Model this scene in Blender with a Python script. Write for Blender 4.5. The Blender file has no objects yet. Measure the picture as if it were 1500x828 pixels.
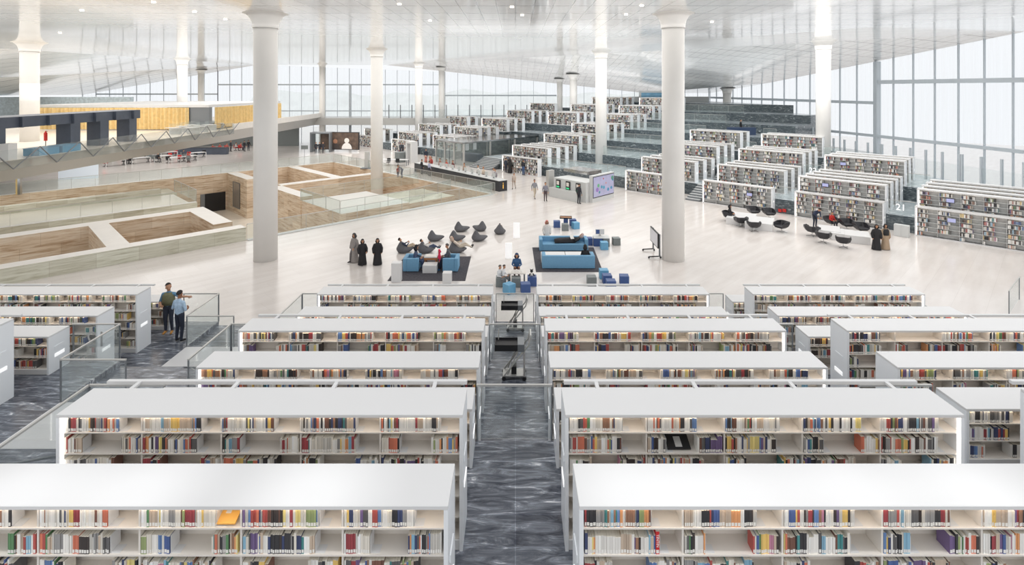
import bpy, bmesh, math, random
from mathutils import Vector, Matrix
import numpy as np
R = random.Random(7)
PI = math.pi
C = bpy.context.scene.collection
F, CX, HY, H = 800.0, 755.0, 130.0, 10.0     # focal length in pixels of a 1500 px wide frame, vanishing point, eye height


def G(px, py, z=0.0):
    """ground point at height z seen at that pixel of the reference"""
    Y = F * (H - z) / (py - HY)
    return Vector(((px - CX) * Y / F, Y, z))


def pxy(x, y, z):
    return CX + F * x / y, HY + F * (H - z) / y


# ------------------------------------------------------------------ materials
def new_mat(name):
    m = bpy.data.materials.new(name)
    m.use_nodes = True
    nt = m.node_tree
    nt.nodes.clear()
    out = nt.nodes.new('ShaderNodeOutputMaterial')
    return m, nt, out


def pbr(name, col, rough=0.5, metal=0.0, noise=0.0, scale=8.0, emit=None, estr=0.0, spec=0.5):
    m, nt, out = new_mat(name)
    b = nt.nodes.new('ShaderNodeBsdfPrincipled')
    b.inputs['Roughness'].default_value = rough
    b.inputs['Metallic'].default_value = metal
    b.inputs['Specular IOR Level'].default_value = spec
    c = (*col, 1)
    b.inputs['Base Color'].default_value = c
    if noise > 0:
        t = nt.nodes.new('ShaderNodeTexCoord')
        n = nt.nodes.new('ShaderNodeTexNoise')
        n.inputs['Scale'].default_value = scale
        n.inputs['Detail'].default_value = 3
        r = nt.nodes.new('ShaderNodeValToRGB')
        r.color_ramp.elements[0].position = 0.3
        r.color_ramp.elements[1].position = 0.7
        r.color_ramp.elements[0].color = (*[max(0, x * (1 - noise)) for x in col], 1)
        r.color_ramp.elements[1].color = (*[min(1, x * (1 + noise)) for x in col], 1)
        nt.links.new(t.outputs['Object'], n.inputs['Vector'])
        nt.links.new(n.outputs['Fac'], r.inputs['Fac'])
        nt.links.new(r.outputs['Color'], b.inputs['Base Color'])
    if emit:
        b.inputs['Emission Color'].default_value = (*emit, 1)
        b.inputs['Emission Strength'].default_value = estr
    nt.links.new(b.outputs[0], out.inputs[0])
    return m


def lin(r, g, b):
    f = lambda v: ((v / 255 + 0.055) / 1.055) ** 2.4 if v > 10 else v / 255 / 12.92
    return (f(r), f(g), f(b))


_cm = {}


def cmat(r, g, b, rough=0.7):
    k = (r, g, b, rough)
    if k not in _cm:
        _cm[k] = pbr('cloth_%d_%d_%d' % (r, g, b), lin(r, g, b), rough, noise=0.12, scale=20)
    return _cm[k]


def glass_mat(name, tint, gloss=0.10, haze=0.0):
    m, nt, out = new_mat(name)
    tr = nt.nodes.new('ShaderNodeBsdfTransparent')
    tr.inputs[0].default_value = (*tint, 1)
    gl = nt.nodes.new('ShaderNodeBsdfGlossy')
    gl.inputs['Roughness'].default_value = 0.04
    lw = nt.nodes.new('ShaderNodeLayerWeight')
    lw.inputs['Blend'].default_value = 0.25
    mu = nt.nodes.new('ShaderNodeMath'); mu.operation = 'MULTIPLY_ADD'
    mu.inputs[1].default_value = 0.28; mu.inputs[2].default_value = gloss * 0.4
    nt.links.new(lw.outputs['Fresnel'], mu.inputs[0])
    mx = nt.nodes.new('ShaderNodeMixShader')
    nt.links.new(mu.outputs[0], mx.inputs[0])
    nt.links.new(tr.outputs[0], mx.inputs[1])
    nt.links.new(gl.outputs[0], mx.inputs[2])
    last = mx
    if haze > 0:
        d = nt.nodes.new('ShaderNodeBsdfDiffuse'); d.inputs[0].default_value = (0.85, 0.93, 0.93, 1)
        m2 = nt.nodes.new('ShaderNodeMixShader'); m2.inputs[0].default_value = haze
        nt.links.new(last.outputs[0], m2.inputs[1]); nt.links.new(d.outputs[0], m2.inputs[2]); last = m2
    nt.links.new(last.outputs[0], out.inputs[0])
    return m


def vcol_mat(name, rough=0.55):
    m, nt, out = new_mat(name)
    b = nt.nodes.new('ShaderNodeBsdfPrincipled'); b.inputs['Roughness'].default_value = rough
    a = nt.nodes.new('ShaderNodeAttribute'); a.attribute_name = 'Col'
    nt.links.new(a.outputs['Color'], b.inputs['Base Color'])
    nt.links.new(b.outputs[0], out.inputs[0])
    return m


def marble_mat(name, dark, light, vein, scale, rough, stretch=(1, 3, 1), tile=(0.0, 0.0), joint=(0.3, 0.3, 0.32)):
    m, nt, out = new_mat(name)
    b = nt.nodes.new('ShaderNodeBsdfPrincipled'); b.inputs['Roughness'].default_value = rough
    t = nt.nodes.new('ShaderNodeTexCoord')
    mp = nt.nodes.new('ShaderNodeMapping'); mp.inputs['Scale'].default_value = stretch
    mp.inputs['Rotation'].default_value = (0, 0, 0.12)
    nt.links.new(t.outputs['Object'], mp.inputs[0])
    n = nt.nodes.new('ShaderNodeTexNoise'); n.inputs['Scale'].default_value = scale
    n.inputs['Detail'].default_value = 8; n.inputs['Roughness'].default_value = 0.68; n.inputs['Distortion'].default_value = 1.1
    nt.links.new(mp.outputs[0], n.inputs['Vector'])
    r = nt.nodes.new('ShaderNodeValToRGB')
    e = r.color_ramp.elements
    e[0].position = 0.36; e[0].color = (*dark, 1)
    e[1].position = 0.60; e[1].color = (*light, 1)
    x = e.new(0.5); x.color = (*[(p + q) / 2 * 0.85 for p, q in zip(dark, light)], 1)
    y = e.new(0.68); y.color = (*vein, 1)
    nt.links.new(n.outputs['Fac'], r.inputs['Fac'])
    col = r.outputs['Color']
    if tile[0] > 0:
        br = nt.nodes.new('ShaderNodeTexBrick')
        br.inputs['Scale'].default_value = 1.0
        br.inputs['Brick Width'].default_value = tile[0]; br.inputs['Row Height'].default_value = tile[1]
        br.inputs['Mortar Size'].default_value = 0.006
        br.inputs['Color1'].default_value = (1, 1, 1, 1); br.inputs['Color2'].default_value = (0.78, 0.78, 0.8, 1)
        br.inputs['Mortar'].default_value = (*joint, 1)
        br.offset = 0.0
        nt.links.new(t.outputs['Object'], br.inputs['Vector'])
        mx = nt.nodes.new('ShaderNodeMix'); mx.data_type = 'RGBA'; mx.blend_type = 'MULTIPLY'; mx.inputs[0].default_value = 1.0
        nt.links.new(col, mx.inputs[6]); nt.links.new(br.outputs['Color'], mx.inputs[7])
        col = mx.outputs[2]
    nt.links.new(col, b.inputs['Base Color'])
    nt.links.new(b.outputs[0], out.inputs[0])
    return m


def stone_mat(name, c1, c2, c3, rough=0.55):
    """layered travertine: streaks along the horizontal, big slabs of slightly different tone"""
    m, nt, out = new_mat(name)
    b = nt.nodes.new('ShaderNodeBsdfPrincipled'); b.inputs['Roughness'].default_value = rough
    t = nt.nodes.new('ShaderNodeTexCoord')
    mp = nt.nodes.new('ShaderNodeMapping'); mp.inputs['Scale'].default_value = (0.35, 0.35, 4.5)
    mp.inputs['Rotation'].default_value = (0.03, 0.02, 0)
    nt.links.new(t.outputs['Object'], mp.inputs[0])
    n = nt.nodes.new('ShaderNodeTexNoise'); n.inputs['Scale'].default_value = 1.6
    n.inputs['Detail'].default_value = 8; n.inputs['Roughness'].default_value = 0.65; n.inputs['Distortion'].default_value = 0.5
    nt.links.new(mp.outputs[0], n.inputs['Vector'])
    r = nt.nodes.new('ShaderNodeValToRGB'); e = r.color_ramp.elements
    e[0].position = 0.36; e[0].color = (*c1, 1); e[1].position = 0.62; e[1].color = (*c3, 1)
    x = e.new(0.47); x.color = (*c2, 1)
    nt.links.new(n.outputs['Fac'], r.inputs['Fac'])
    # slab tone
    sp = nt.nodes.new('ShaderNodeSeparateXYZ'); nt.links.new(t.outputs['Object'], sp.inputs[0])
    ad = nt.nodes.new('ShaderNodeMath'); nt.links.new(sp.outputs[0], ad.inputs[0]); nt.links.new(sp.outputs[1], ad.inputs[1])
    cb = nt.nodes.new('ShaderNodeCombineXYZ'); nt.links.new(ad.outputs[0], cb.inputs[0]); nt.links.new(sp.outputs[2], cb.inputs[1])
    br = nt.nodes.new('ShaderNodeTexBrick'); br.inputs['Scale'].default_value = 1.0
    br.inputs['Brick Width'].default_value = 2.0; br.inputs['Row Height'].default_value = 0.8; br.inputs['Mortar Size'].default_value = 0.008
    br.inputs['Color1'].default_value = (1, 1, 1, 1); br.inputs['Color2'].default_value = (0.76, 0.72, 0.68, 1); br.inputs['Mortar'].default_value = (0.6, 0.55, 0.5, 1)
    nt.links.new(cb.outputs[0], br.inputs['Vector'])
    mx = nt.nodes.new('ShaderNodeMix'); mx.data_type = 'RGBA'; mx.blend_type = 'MULTIPLY'; mx.inputs[0].default_value = 0.8
    nt.links.new(r.outputs['Color'], mx.inputs[6]); nt.links.new(br.outputs['Color'], mx.inputs[7])
    nt.links.new(mx.outputs[2], b.inputs['Base Color'])
    nt.links.new(b.outputs[0], out.inputs[0])
    return m


def floor_mat():
    m, nt, out = new_mat('white_marble_floor')
    b = nt.nodes.new('ShaderNodeBsdfPrincipled'); b.inputs['Roughness'].default_value = 0.16
    b.inputs['Specular IOR Level'].default_value = 0.45
    t = nt.nodes.new('ShaderNodeTexCoord')
    mp = nt.nodes.new('ShaderNodeMapping'); mp.inputs['Scale'].default_value = (0.25, 1.6, 1); mp.inputs['Rotation'].default_value = (0, 0, -0.3)
    nt.links.new(t.outputs['Object'], mp.inputs[0])
    n = nt.nodes.new('ShaderNodeTexNoise'); n.inputs['Scale'].default_value = 1.2; n.inputs['Detail'].default_value = 6
    nt.links.new(mp.outputs[0], n.inputs['Vector'])
    r = nt.nodes.new('ShaderNodeValToRGB'); e = r.color_ramp.elements
    e[0].position = 0.25; e[0].color = (*lin(218, 211, 206), 1); e[1].position = 0.75; e[1].color = (*lin(233, 228, 224), 1)
    nt.links.new(n.outputs['Fac'], r.inputs['Fac'])
    br = nt.nodes.new('ShaderNodeTexBrick'); br.inputs['Scale'].default_value = 1
    br.inputs['Brick Width'].default_value = 1.2; br.inputs['Row Height'].default_value = 1.2; br.inputs['Mortar Size'].default_value = 0.006
    br.inputs['Color1'].default_value = (1, 1, 1, 1); br.inputs['Color2'].default_value = (0.965, 0.96, 0.955, 1); br.inputs['Mortar'].default_value = (0.86, 0.85, 0.84, 1)
    nt.links.new(t.outputs['Object'], br.inputs['Vector'])
    mx = nt.nodes.new('ShaderNodeMix'); mx.data_type = 'RGBA'; mx.blend_type = 'MULTIPLY'; mx.inputs[0].default_value = 1
    nt.links.new(r.outputs['Color'], mx.inputs[6]); nt.links.new(br.outputs['Color'], mx.inputs[7])
    nt.links.new(mx.outputs[2], b.inputs['Base Color'])
    nt.links.new(b.outputs[0], out.inputs[0])
    return m


def ceiling_mat():
    m, nt, out = new_mat('polished_ceiling_panels')
    b = nt.nodes.new('ShaderNodeBsdfPrincipled')
    b.inputs['Metallic'].default_value = 0.1; b.inputs['Roughness'].default_value = 0.2; b.inputs['Coat Weight'].default_value = 0.7; b.inputs['Coat Roughness'].default_value = 0.07
    t = nt.nodes.new('ShaderNodeTexCoord')
    sp = nt.nodes.new('ShaderNodeSeparateXYZ'); nt.links.new(t.outputs['Object'], sp.inputs[0])

    def line(sock, pitch, w):
        a = nt.nodes.new('ShaderNodeMath'); a.operation = 'PINGPONG'; a.inputs[1].default_value = pitch / 2
        nt.links.new(sock, a.inputs[0])
        c = nt.nodes.new('ShaderNodeMath'); c.operation = 'LESS_THAN'; c.inputs[1].default_value = w
        nt.links.new(a.outputs[0], c.inputs[0])
        return c.outputs[0]
    l1 = line(sp.outputs[1], 2.9, 0.06); l2 = line(sp.outputs[0], 1.0, 0.02)
    s2 = nt.nodes.new('ShaderNodeMath'); s2.operation = 'MULTIPLY'; s2.inputs[1].default_value = 0.7; nt.links.new(l2, s2.inputs[0])
    mxx = nt.nodes.new('ShaderNodeMath'); mxx.operation = 'MAXIMUM'
    nt.links.new(l1, mxx.inputs[0]); nt.links.new(s2.outputs[0], mxx.inputs[1])
    n = nt.nodes.new('ShaderNodeTexNoise'); n.inputs['Scale'].default_value = 0.6
    nt.links.new(t.outputs['Object'], n.inputs['Vector'])
    r = nt.nodes.new('ShaderNodeValToRGB'); e = r.color_ramp.elements
    e[0].color = (0.80, 0.80, 0.79, 1); e[1].color = (0.92, 0.92, 0.91, 1)
    nt.links.new(n.outputs['Fac'], r.inputs['Fac'])
    mx = nt.nodes.new('ShaderNodeMix'); mx.data_type = 'RGBA'
    nt.links.new(mxx.outputs[0], mx.inputs[0]); nt.links.new(r.outputs['Color'], mx.inputs[6])
    mx.inputs[7].default_value = (0.13, 0.13, 0.13, 1)
    nt.links.new(mx.outputs[2], b.inputs['Base Color'])
    bp = nt.nodes.new('ShaderNodeBump'); bp.inputs['Strength'].default_value = 0.06; bp.inputs['Distance'].default_value = 0.3
    n2 = nt.nodes.new('ShaderNodeTexNoise'); n2.inputs['Scale'].default_value = 0.5
    nt.links.new(t.outputs['Object'], n2.inputs['Vector']); nt.links.new(n2.outputs['Fac'], bp.inputs['Height'])
    nt.links.new(bp.outputs[0], b.inputs['Normal'])
    nt.links.new(b.outputs[0], out.inputs[0])
    return m


def frit_mat():
    """fritted facade glass: most of the sky passes, a milky share scatters, in upright streaks"""
    m, nt, out = new_mat('fritted_facade_glass')
    tr = nt.nodes.new('ShaderNodeBsdfTransparent'); tr.inputs[0].default_value = (0.97, 0.985, 1.0, 1)
    tl = nt.nodes.new('ShaderNodeBsdfTranslucent'); tl.inputs[0].default_value = (0.95, 0.96, 0.97, 1)
    t = nt.nodes.new('ShaderNodeTexCoord')
    mp = nt.nodes.new('ShaderNodeMapping'); mp.inputs['Scale'].default_value = (1.3, 1.3, 0.06)
    nt.links.new(t.outputs['Object'], mp.inputs[0])
    n = nt.nodes.new('ShaderNodeTexNoise'); n.inputs['Scale'].default_value = 1.5; n.inputs['Detail'].default_value = 3
    nt.links.new(mp.outputs[0], n.inputs['Vector'])
    mr = nt.nodes.new('ShaderNodeMapRange'); mr.inputs['From Min'].default_value = 0.3; mr.inputs['From Max'].default_value = 0.7
    mr.inputs['To Min'].default_value = 0.03; mr.inputs['To Max'].default_value = 0.22
    nt.links.new(n.outputs['Fac'], mr.inputs['Value'])
    mx = nt.nodes.new('ShaderNodeMixShader')
    nt.links.new(mr.outputs[0], mx.inputs[0]); nt.links.new(tr.outputs[0], mx.inputs[1]); nt.links.new(tl.outputs[0], mx.inputs[2])
    nt.links.new(mx.outputs[0], out.inputs[0])
    return m


M = dict(
    white=pbr('white_lacquer', lin(222, 222, 222), 0.35),
    end=pbr('white_end_panel', lin(240, 243, 246), 0.35),
    cream=pbr('cream_shelf', lin(232, 226, 218), 0.5),
    grey=pbr('grey_shelf', lin(208, 208, 206), 0.5, noise=0.04),
    floor=floor_mat(),
    marble=marble_mat('dark_marble', lin(50, 56, 70), lin(142, 148, 158), lin(240, 242, 246), 2.6, 0.25, (0.55, 2.4, 1), (1.2, 0.62), (1.6, 1.6, 1.6)),
    wallmarble=marble_mat('dark_marble_wall', lin(66, 76, 84), lin(116, 126, 130), lin(200, 208, 210), 2.2, 0.25, (1, 1, 3)),
    sheenmarble=marble_mat('sheen_marble', lin(158, 170, 176), lin(204, 212, 216), lin(236, 240, 242), 1.2, 0.2, (1, 1, 1)),  # marble tops painted pale for the light they reflect
    trav=stone_mat('travertine', lin(192, 162, 132), lin(226, 204, 178), lin(240, 226, 208)),
    pale=stone_mat('pale_stone', lin(186, 183, 162), lin(210, 209, 192), lin(224, 224, 210)),
    stonewhite=pbr('white_stone_top', lin(232, 228, 222), 0.3, noise=0.03, scale=1.5),
    beige=pbr('beige_floor', lin(236, 227, 214), 0.3, noise=0.05, scale=0.8),
    ceil=ceiling_mat(),
    frit=frit_mat(),
    glass=glass_mat('guard_glass', (0.98, 0.993, 0.992), 0.03, 0.04),
    fglass=glass_mat('greenish_guard_glass', (0.962, 0.984, 0.976), 0.05, 0.05),
    steel=pbr('brushed_steel', lin(196, 195, 192), 0.35, 0.4),
    chrome=pbr('chrome', lin(200, 200, 200), 0.15, 1.0),
    dsteel=pbr('dark_grey_steel', lin(128, 132, 136), 0.4, 0.3),
    mull=pbr('grey_mullion', lin(196, 204, 210), 0.45, 0.0),
    col=pbr('white_column', lin(238, 236, 232), 0.4, noise=0.02, scale=0.7),
    led=pbr('warm_led', (1, 1, 1), 0.5, emit=(1.0, 0.82, 0.64), estr=8.0),
    wled=pbr('wing_led', (1, 1, 1), 0.5, emit=(1.0, 0.84, 0.68), estr=2.2),
    ledw=pbr('white_led', (1, 1, 1), 0.5, emit=(1.0, 0.93, 0.86), estr=2.2),
    sign=pbr('lit_sign', (1, 1, 1), 0.5, emit=(1, 1, 1), estr=0.5),
    books=vcol_mat('book_covers'),
    label=pbr('paper_label', lin(240, 238, 232), 0.7),
    blue=pbr('blue_upholstery', lin(116, 166, 200), 0.65, noise=0.05, scale=14),
    lblue=pbr('light_blue_vinyl', lin(108, 168, 204), 0.5, noise=0.04),
    navy=pbr('navy_vinyl', lin(66, 92, 146), 0.5, noise=0.05),
    gcube=pbr('grey_vinyl', lin(126, 132, 132), 0.55, noise=0.05),
    bean=pbr('charcoal_fabric', lin(98, 98, 102), 0.8, noise=0.08, scale=10),
    rug=pbr('charcoal_rug', lin(76, 74, 80), 0.95, noise=0.22, scale=9),
    black=pbr('black_leather', lin(46, 46, 50), 0.35),
    blk=pbr('black_matte', lin(30, 30, 33), 0.5),
    slate=pbr('slate_steel', lin(82, 90, 104), 0.5, noise=0.1, scale=1.5),
    wood=pbr('warm_wood', lin(176, 122, 78), 0.5, noise=0.15, scale=6),
    gold=pbr('golden_curtain', lin(230, 202, 144), 0.7, noise=0.10, scale=3),
    deskblk=pbr('dark_desk', lin(48, 50, 56), 0.3),
    red=pbr('red_plastic', lin(206, 48, 44), 0.5),
    screen=pbr('pale_screen', lin(196, 196, 204), 0.2),
    steps=pbr('pale_step', lin(205, 207, 206), 0.4),
)


# ------------------------------------------------------------------ mesh builder
class MB:
    def __init__(s):
        s.v = []; s.f = []; s.m = []; s.c = []

    def quad(s, pts, mi=0, col=None):
        i = len(s.v); s.v += [tuple(p) for p in pts]
        s.f.append(tuple(range(i, i + len(pts)))); s.m.append(mi); s.c.append(col)

    def box(s, x0, x1, y0, y1, z0, z1, mi=0, col=None, topcol=None, topmi=None, T=None):
        i = len(s.v)
        p = [(x0, y0, z0), (x1, y0, z0), (x1, y1, z0), (x0, y1, z0), (x0, y0, z1), (x1, y0, z1), (x1, y1, z1), (x0, y1, z1)]
        if T is not None:
            p = [tuple(T @ Vector(q)) for q in p]
        s.v += p
        for k, f in enumerate(((0, 3, 2, 1), (4, 5, 6, 7), (0, 1, 5, 4), (1, 2, 6, 5), (2, 3, 7, 6), (3, 0, 4, 7))):
            s.f.append(tuple(i + a for a in f))
            s.m.append(topmi if (k == 1 and topmi is not None) else mi)
            s.c.append(topcol if (k == 1 and topcol) else col)

    def tube(s, p0, p1, r0, r1=None, n=10, mi=0, caps=True):
        r1 = r0 if r1 is None else r1
        p0 = Vector(p0); p1 = Vector(p1); d = (p1 - p0)
        if d.length < 1e-6: return
        d.normalize()
        a = d.orthogonal().normalized(); b = d.cross(a)
        i = len(s.v)
        for p, r in ((p0, r0), (p1, r1)):
            for k in range(n):
                t = 2 * PI * k / n
                s.v.append(tuple(p + a * (r * math.cos(t)) + b * (r * math.sin(t))))
        for k in range(n):
            s.f.append((i + k, i + (k + 1) % n, i + n + (k + 1) % n, i + n + k)); s.m.append(mi); s.c.append(None)
        if caps:
            s.f.append(tuple(i + k for k in reversed(range(n)))); s.m.append(mi); s.c.append(None)
            s.f.append(tuple(i + n + k for k in range(n))); s.m.append(mi); s.c.append(None)

    def capsule(s, p0, p1, r0, r1, n=14, m=5, mi=0):
        """tapered limb with round ends"""
        p0 = Vector(p0); p1 = Vector(p1); d = p1 - p0
        if d.length < 1e-5: d = Vector((0, 0, 1e-3))
        d.normalize(); a = d.orthogonal().normalized(); b = d.cross(a)
        rings = []
        for k in range(m): rings.append((p0 - d * (r0 * math.cos(PI / 2 * k / m)), r0 * math.sin(PI / 2 * k / m) if k else r0 * 0.08))
        rings.append((p0, r0)); rings.append((p1, r1))
        for k in range(1, m + 1):
            t = PI / 2 * k / m
            rings.append((p1 + d * (r1 * math.sin(t)), r1 * math.cos(t) if k < m else r1 * 0.08))
        s.rings([[tuple(p + a * (r * math.cos(2 * PI * j / n)) + b * (r * math.sin(2 * PI * j / n))) for j in range(n)] for p, r in rings], mi)

    def rings(s, rs, mi=0, caps=True):
        i = len(s.v); n = len(rs[0])
        for r in rs: s.v += r
        for k in range(len(rs) - 1):
            for j in range(n):
                s.f.append((i + k * n + j, i + k * n + (j + 1) % n, i + (k + 1) * n + (j + 1) % n, i + (k + 1) * n + j)); s.m.append(mi); s.c.append(None)
        if caps:
            s.f.append(tuple(i + j for j in reversed(range(n)))); s.m.append(mi); s.c.append(None)
            q = i + (len(rs) - 1) * n
            s.f.append(tuple(q + j for j in range(n))); s.m.append(mi); s.c.append(None)

    def lathe(s, prof, n=32, mi=0, cx=0, cy=0, sx=1, sy=1):
        s.rings([[(cx + r * sx * math.cos(2 * PI * j / n), cy + r * sy * math.sin(2 * PI * j / n), z) for j in range(n)] for r, z in prof], mi)

    def prism(s, poly, z0, z1, mi=0, topmi=None):
        i = len(s.v); n = len(poly)
        s.v += [(x, y, z0) for x, y in poly] + [(x, y, z1) for x, y in poly]
        s.f.append(tuple(i + k for k in reversed(range(n)))); s.m.append(mi); s.c.append(None)
        s.f.append(tuple(i + n + k for k in range(n))); s.m.append(mi if topmi is None else topmi); s.c.append(None)
        for k in range(n):
            s.f.append((i + k, i + (k + 1) % n, i + n + (k + 1) % n, i + n + k)); s.m.append(mi); s.c.append(None)

    def mesh(s, name, mats):
        me = bpy.data.meshes.new(name)
        me.from_pydata(s.v, [], s.f)
        for m in (mats if isinstance(mats, (list, tuple)) else [mats]): me.materials.append(m)
        me.polygons.foreach_set('material_index', s.m)
        if any(c is not None for c in s.c):
            at = me.color_attributes.new('Col', 'FLOAT_COLOR', 'CORNER')
            ct = np.array([len(f) for f in s.f]); cc = np.array([(*(c or (0.8, 0.8, 0.8)), 1.0) for c in s.c], dtype=np.float32)
            at.data.foreach_set('color', np.repeat(cc, ct, axis=0).ravel())
        me.update()
        return me

    def build(s, name, mats, parent=None, smooth=False, loc=None, rz=None):
        return link(name, s.mesh(name, mats), parent, smooth, loc, rz)


def link(name, me, parent=None, smooth=False, loc=None, rz=None):
    o = bpy.data.objects.new(name, me)
    C.objects.link(o)
    if parent is not None: o.parent = parent
    if loc is not None: o.location = loc
    if rz is not None: o.rotation_euler.z = rz
    if smooth and me is not None: me.shade_smooth()
    return o


def tag(o, label=None, cat=None, group=None, kind=None):
    if label: o['label'] = label
    if cat: o['category'] = cat
    if group: o['group'] = group
    if kind: o['kind'] = kind
    return o


def thing(name, label, cat, loc=(0, 0, 0), rz=0.0, group=None):
    o = bpy.data.objects.new(name, None)
    o.empty_display_size = 0.2
    C.objects.link(o)
    o.location = loc; o.rotation_euler.z = rz
    return tag(o, label, cat, group)


KIDS = {}


def kids_of(o):
    return [c for c in bpy.data.objects if c.parent == o]


def proto(o, kids):
    KIDS[o.name] = kids
    return o


def dup(root, loc, rz, label, group=None, name=None):
    """copy of a thing with copies of its parts and sub-parts; kids lists come from KIDS"""
    r = root.copy(); C.objects.link(r); r.location = loc; r.rotation_euler.z = rz
    r['label'] = label
    if group: r['group'] = group
    for ch, subs in KIDS[root.name]:
        c = ch.copy(); C.objects.link(c); c.parent = r
        for g in subs:
            d = g.copy(); C.objects.link(d); d.parent = c
    return r


def struct(name, mb, mats, smooth=False, rz=None, parent=None):
    o = mb.build(name, mats, parent, smooth, None, rz)
    o['kind'] = 'structure'
    return o


def bevel(o, w, seg=2):
    m = o.modifiers.new('bevel', 'BEVEL'); m.width = w; m.segments = seg; m.limit_method = 'ANGLE'
    return o


def txt(name, body, size, parent, loc, rot, mat, ext=0.004):
    cu = bpy.data.curves.new(name, 'FONT'); cu.body = body; cu.size = size; cu.extrude = ext
    cu.align_x = 'CENTER'; cu.align_y = 'CENTER'; cu.materials.append(mat)
    tmp = bpy.data.objects.new('tmp_text', cu); C.objects.link(tmp)
    me = bpy.data.meshes.new_from_object(tmp.evaluated_get(bpy.context.evaluated_depsgraph_get()))
    bpy.data.objects.remove(tmp)
    o = bpy.data.objects.new(name, me); C.objects.link(o)
    o.parent = parent; o.location = loc; o.rotation_euler = rot
    return o


ORD = ['first', 'second', 'third', 'fourth', 'fifth', 'sixth', 'seventh', 'eighth', 'ninth', 'tenth', 'eleventh', 'twelfth', 'thirteenth', 'fourteenth', 'fifteenth', 'sixteenth', 'seventeenth', 'eighteenth', 'nineteenth', 'twentieth'] + ['twenty-' + x for x in ['first', 'second', 'third', 'fourth', 'fifth', 'sixth', 'seventh', 'eighth', 'ninth']] + ['thirtieth'] + ['thirty-' + x for x in ['first', 'second', 'third', 'fourth', 'fifth', 'sixth', 'seventh', 'eighth', 'ninth']] + ['fortieth'] + ['forty-' + x for x in ['first', 'second', 'third', 'fourth', 'fifth', 'sixth', 'seventh', 'eighth', 'ninth']]
U45 = PI / 4
RT = math.sqrt(0.5)


def uv2xy(u, v, z=0.0):
    return Vector(((u - v) * RT, (u + v) * RT, z))
WORLD = 1.05
EXPO = 0.0
SPOTW = 1150
HALL = [(-20,40,24,20,0.85),(10,40,24,20,1.15),(-45,55,20,24,1.1),(-18,65,24,22,1.1),(10,62,20,20,1.4),(28,50,12,16,2.3),(27,33,12,12,1.8),(-40,82,24,20,1.3),(-10,86,24,18,1.5),(15,84,18,18,1.6)]
# ------------------------------------------------------------------ camera, world
cam = bpy.data.cameras.new('camera'); co = bpy.data.objects.new('camera', cam); C.objects.link(co)
co.location = (0, 0, H); co.rotation_euler = (PI / 2, 0, 0)
cam.sensor_fit = 'HORIZONTAL'; cam.sensor_width = 36.0; cam.lens = F * 36.0 / 1500
cam.shift_x = (750 - CX) / 1500; cam.shift_y = -(414 - HY) / 1500
cam.clip_end = 600
bpy.context.scene.camera = co
w = bpy.data.worlds.new('sky'); bpy.context.scene.world = w; w.use_nodes = True
nt = w.node_tree; nt.nodes.clear()
wo = nt.nodes.new('ShaderNodeOutputWorld'); bg = nt.nodes.new('ShaderNodeBackground')
tc = nt.nodes.new('ShaderNodeTexCoord'); sx = nt.nodes.new('ShaderNodeSeparateXYZ'); rp = nt.nodes.new('ShaderNodeValToRGB')
nt.links.new(tc.outputs['Generated'], sx.inputs[0]); nt.links.new(sx.outputs[2], rp.inputs['Fac'])
e = rp.color_ramp.elements
e[0].position = 0.0; e[0].color = (0.90, 0.92, 0.94, 1)
e[1].position = 0.25; e[1].color = (0.985, 0.99, 1.0, 1)
nt.links.new(rp.outputs['Color'], bg.inputs[0]); bg.inputs[1].default_value = WORLD
nt.links.new(bg.outputs[0], wo.inputs[0])
sc = bpy.context.scene
sc.view_settings.view_transform = 'Standard'
sc.view_settings.look = 'None'
sc.view_settings.exposure = EXPO
sc.cycles.max_bounces = 7; sc.cycles.transparent_max_bounces = 24; sc.cycles.diffuse_bounces = 4; sc.cycles.glossy_bounces = 3
sc.cycles.caustics_reflective = False; sc.cycles.caustics_refractive = False
sc.cycles.sample_clamp_indirect = 4.0
try:
    sc.cycles.use_denoising = True
except Exception:
    pass


def area(name, loc, rot, sx_, sy_, watts, col=(1, 1, 1)):
    l = bpy.data.lights.new(name, 'AREA'); l.shape = 'RECTANGLE'; l.size = sx_; l.size_y = sy_; l.energy = watts; l.color = col
    o = bpy.data.objects.new(name, l); C.objects.link(o); o.location = loc; o.rotation_euler = rot
    return o


# ------------------------------------------------------------------ near terraces
EDGE = [10.5, 15.75, 21.0]
TZ = [3.23, 2.14, 1.05]
ROW0, PITCH, DEP = 6.24, 1.747, 0.712
mb = MB(); lw = MB(); st = MB()
y0 = 1.0
for k in range(3):
    z = TZ[k]; E_ = EDGE[k]; zb = TZ[k + 1] - 0.4 if k < 2 else -0.3
    mb.box(-26, -11.4, y0, E_, zb, z); mb.box(-8.2, 15.3, y0, E_, zb, z)
    lw.box(-11.4, -8.2, y0, E_ - 2.07, zb, z + 0.004)
    zn = TZ[k + 1] if k < 2 else 0.0
    for i in range(7):
        t = i / 7
        st.box(-11.4, -8.2, E_ - 2.07 + 2.07 * t, E_, zn - 0.3, z - (z - zn) * (i + 1) / 7)
    y0 = E_
struct('floor', mb, M['marble'])
struct('floor', lw, M['white'])
struct('floor', st, M['marble'])


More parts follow.
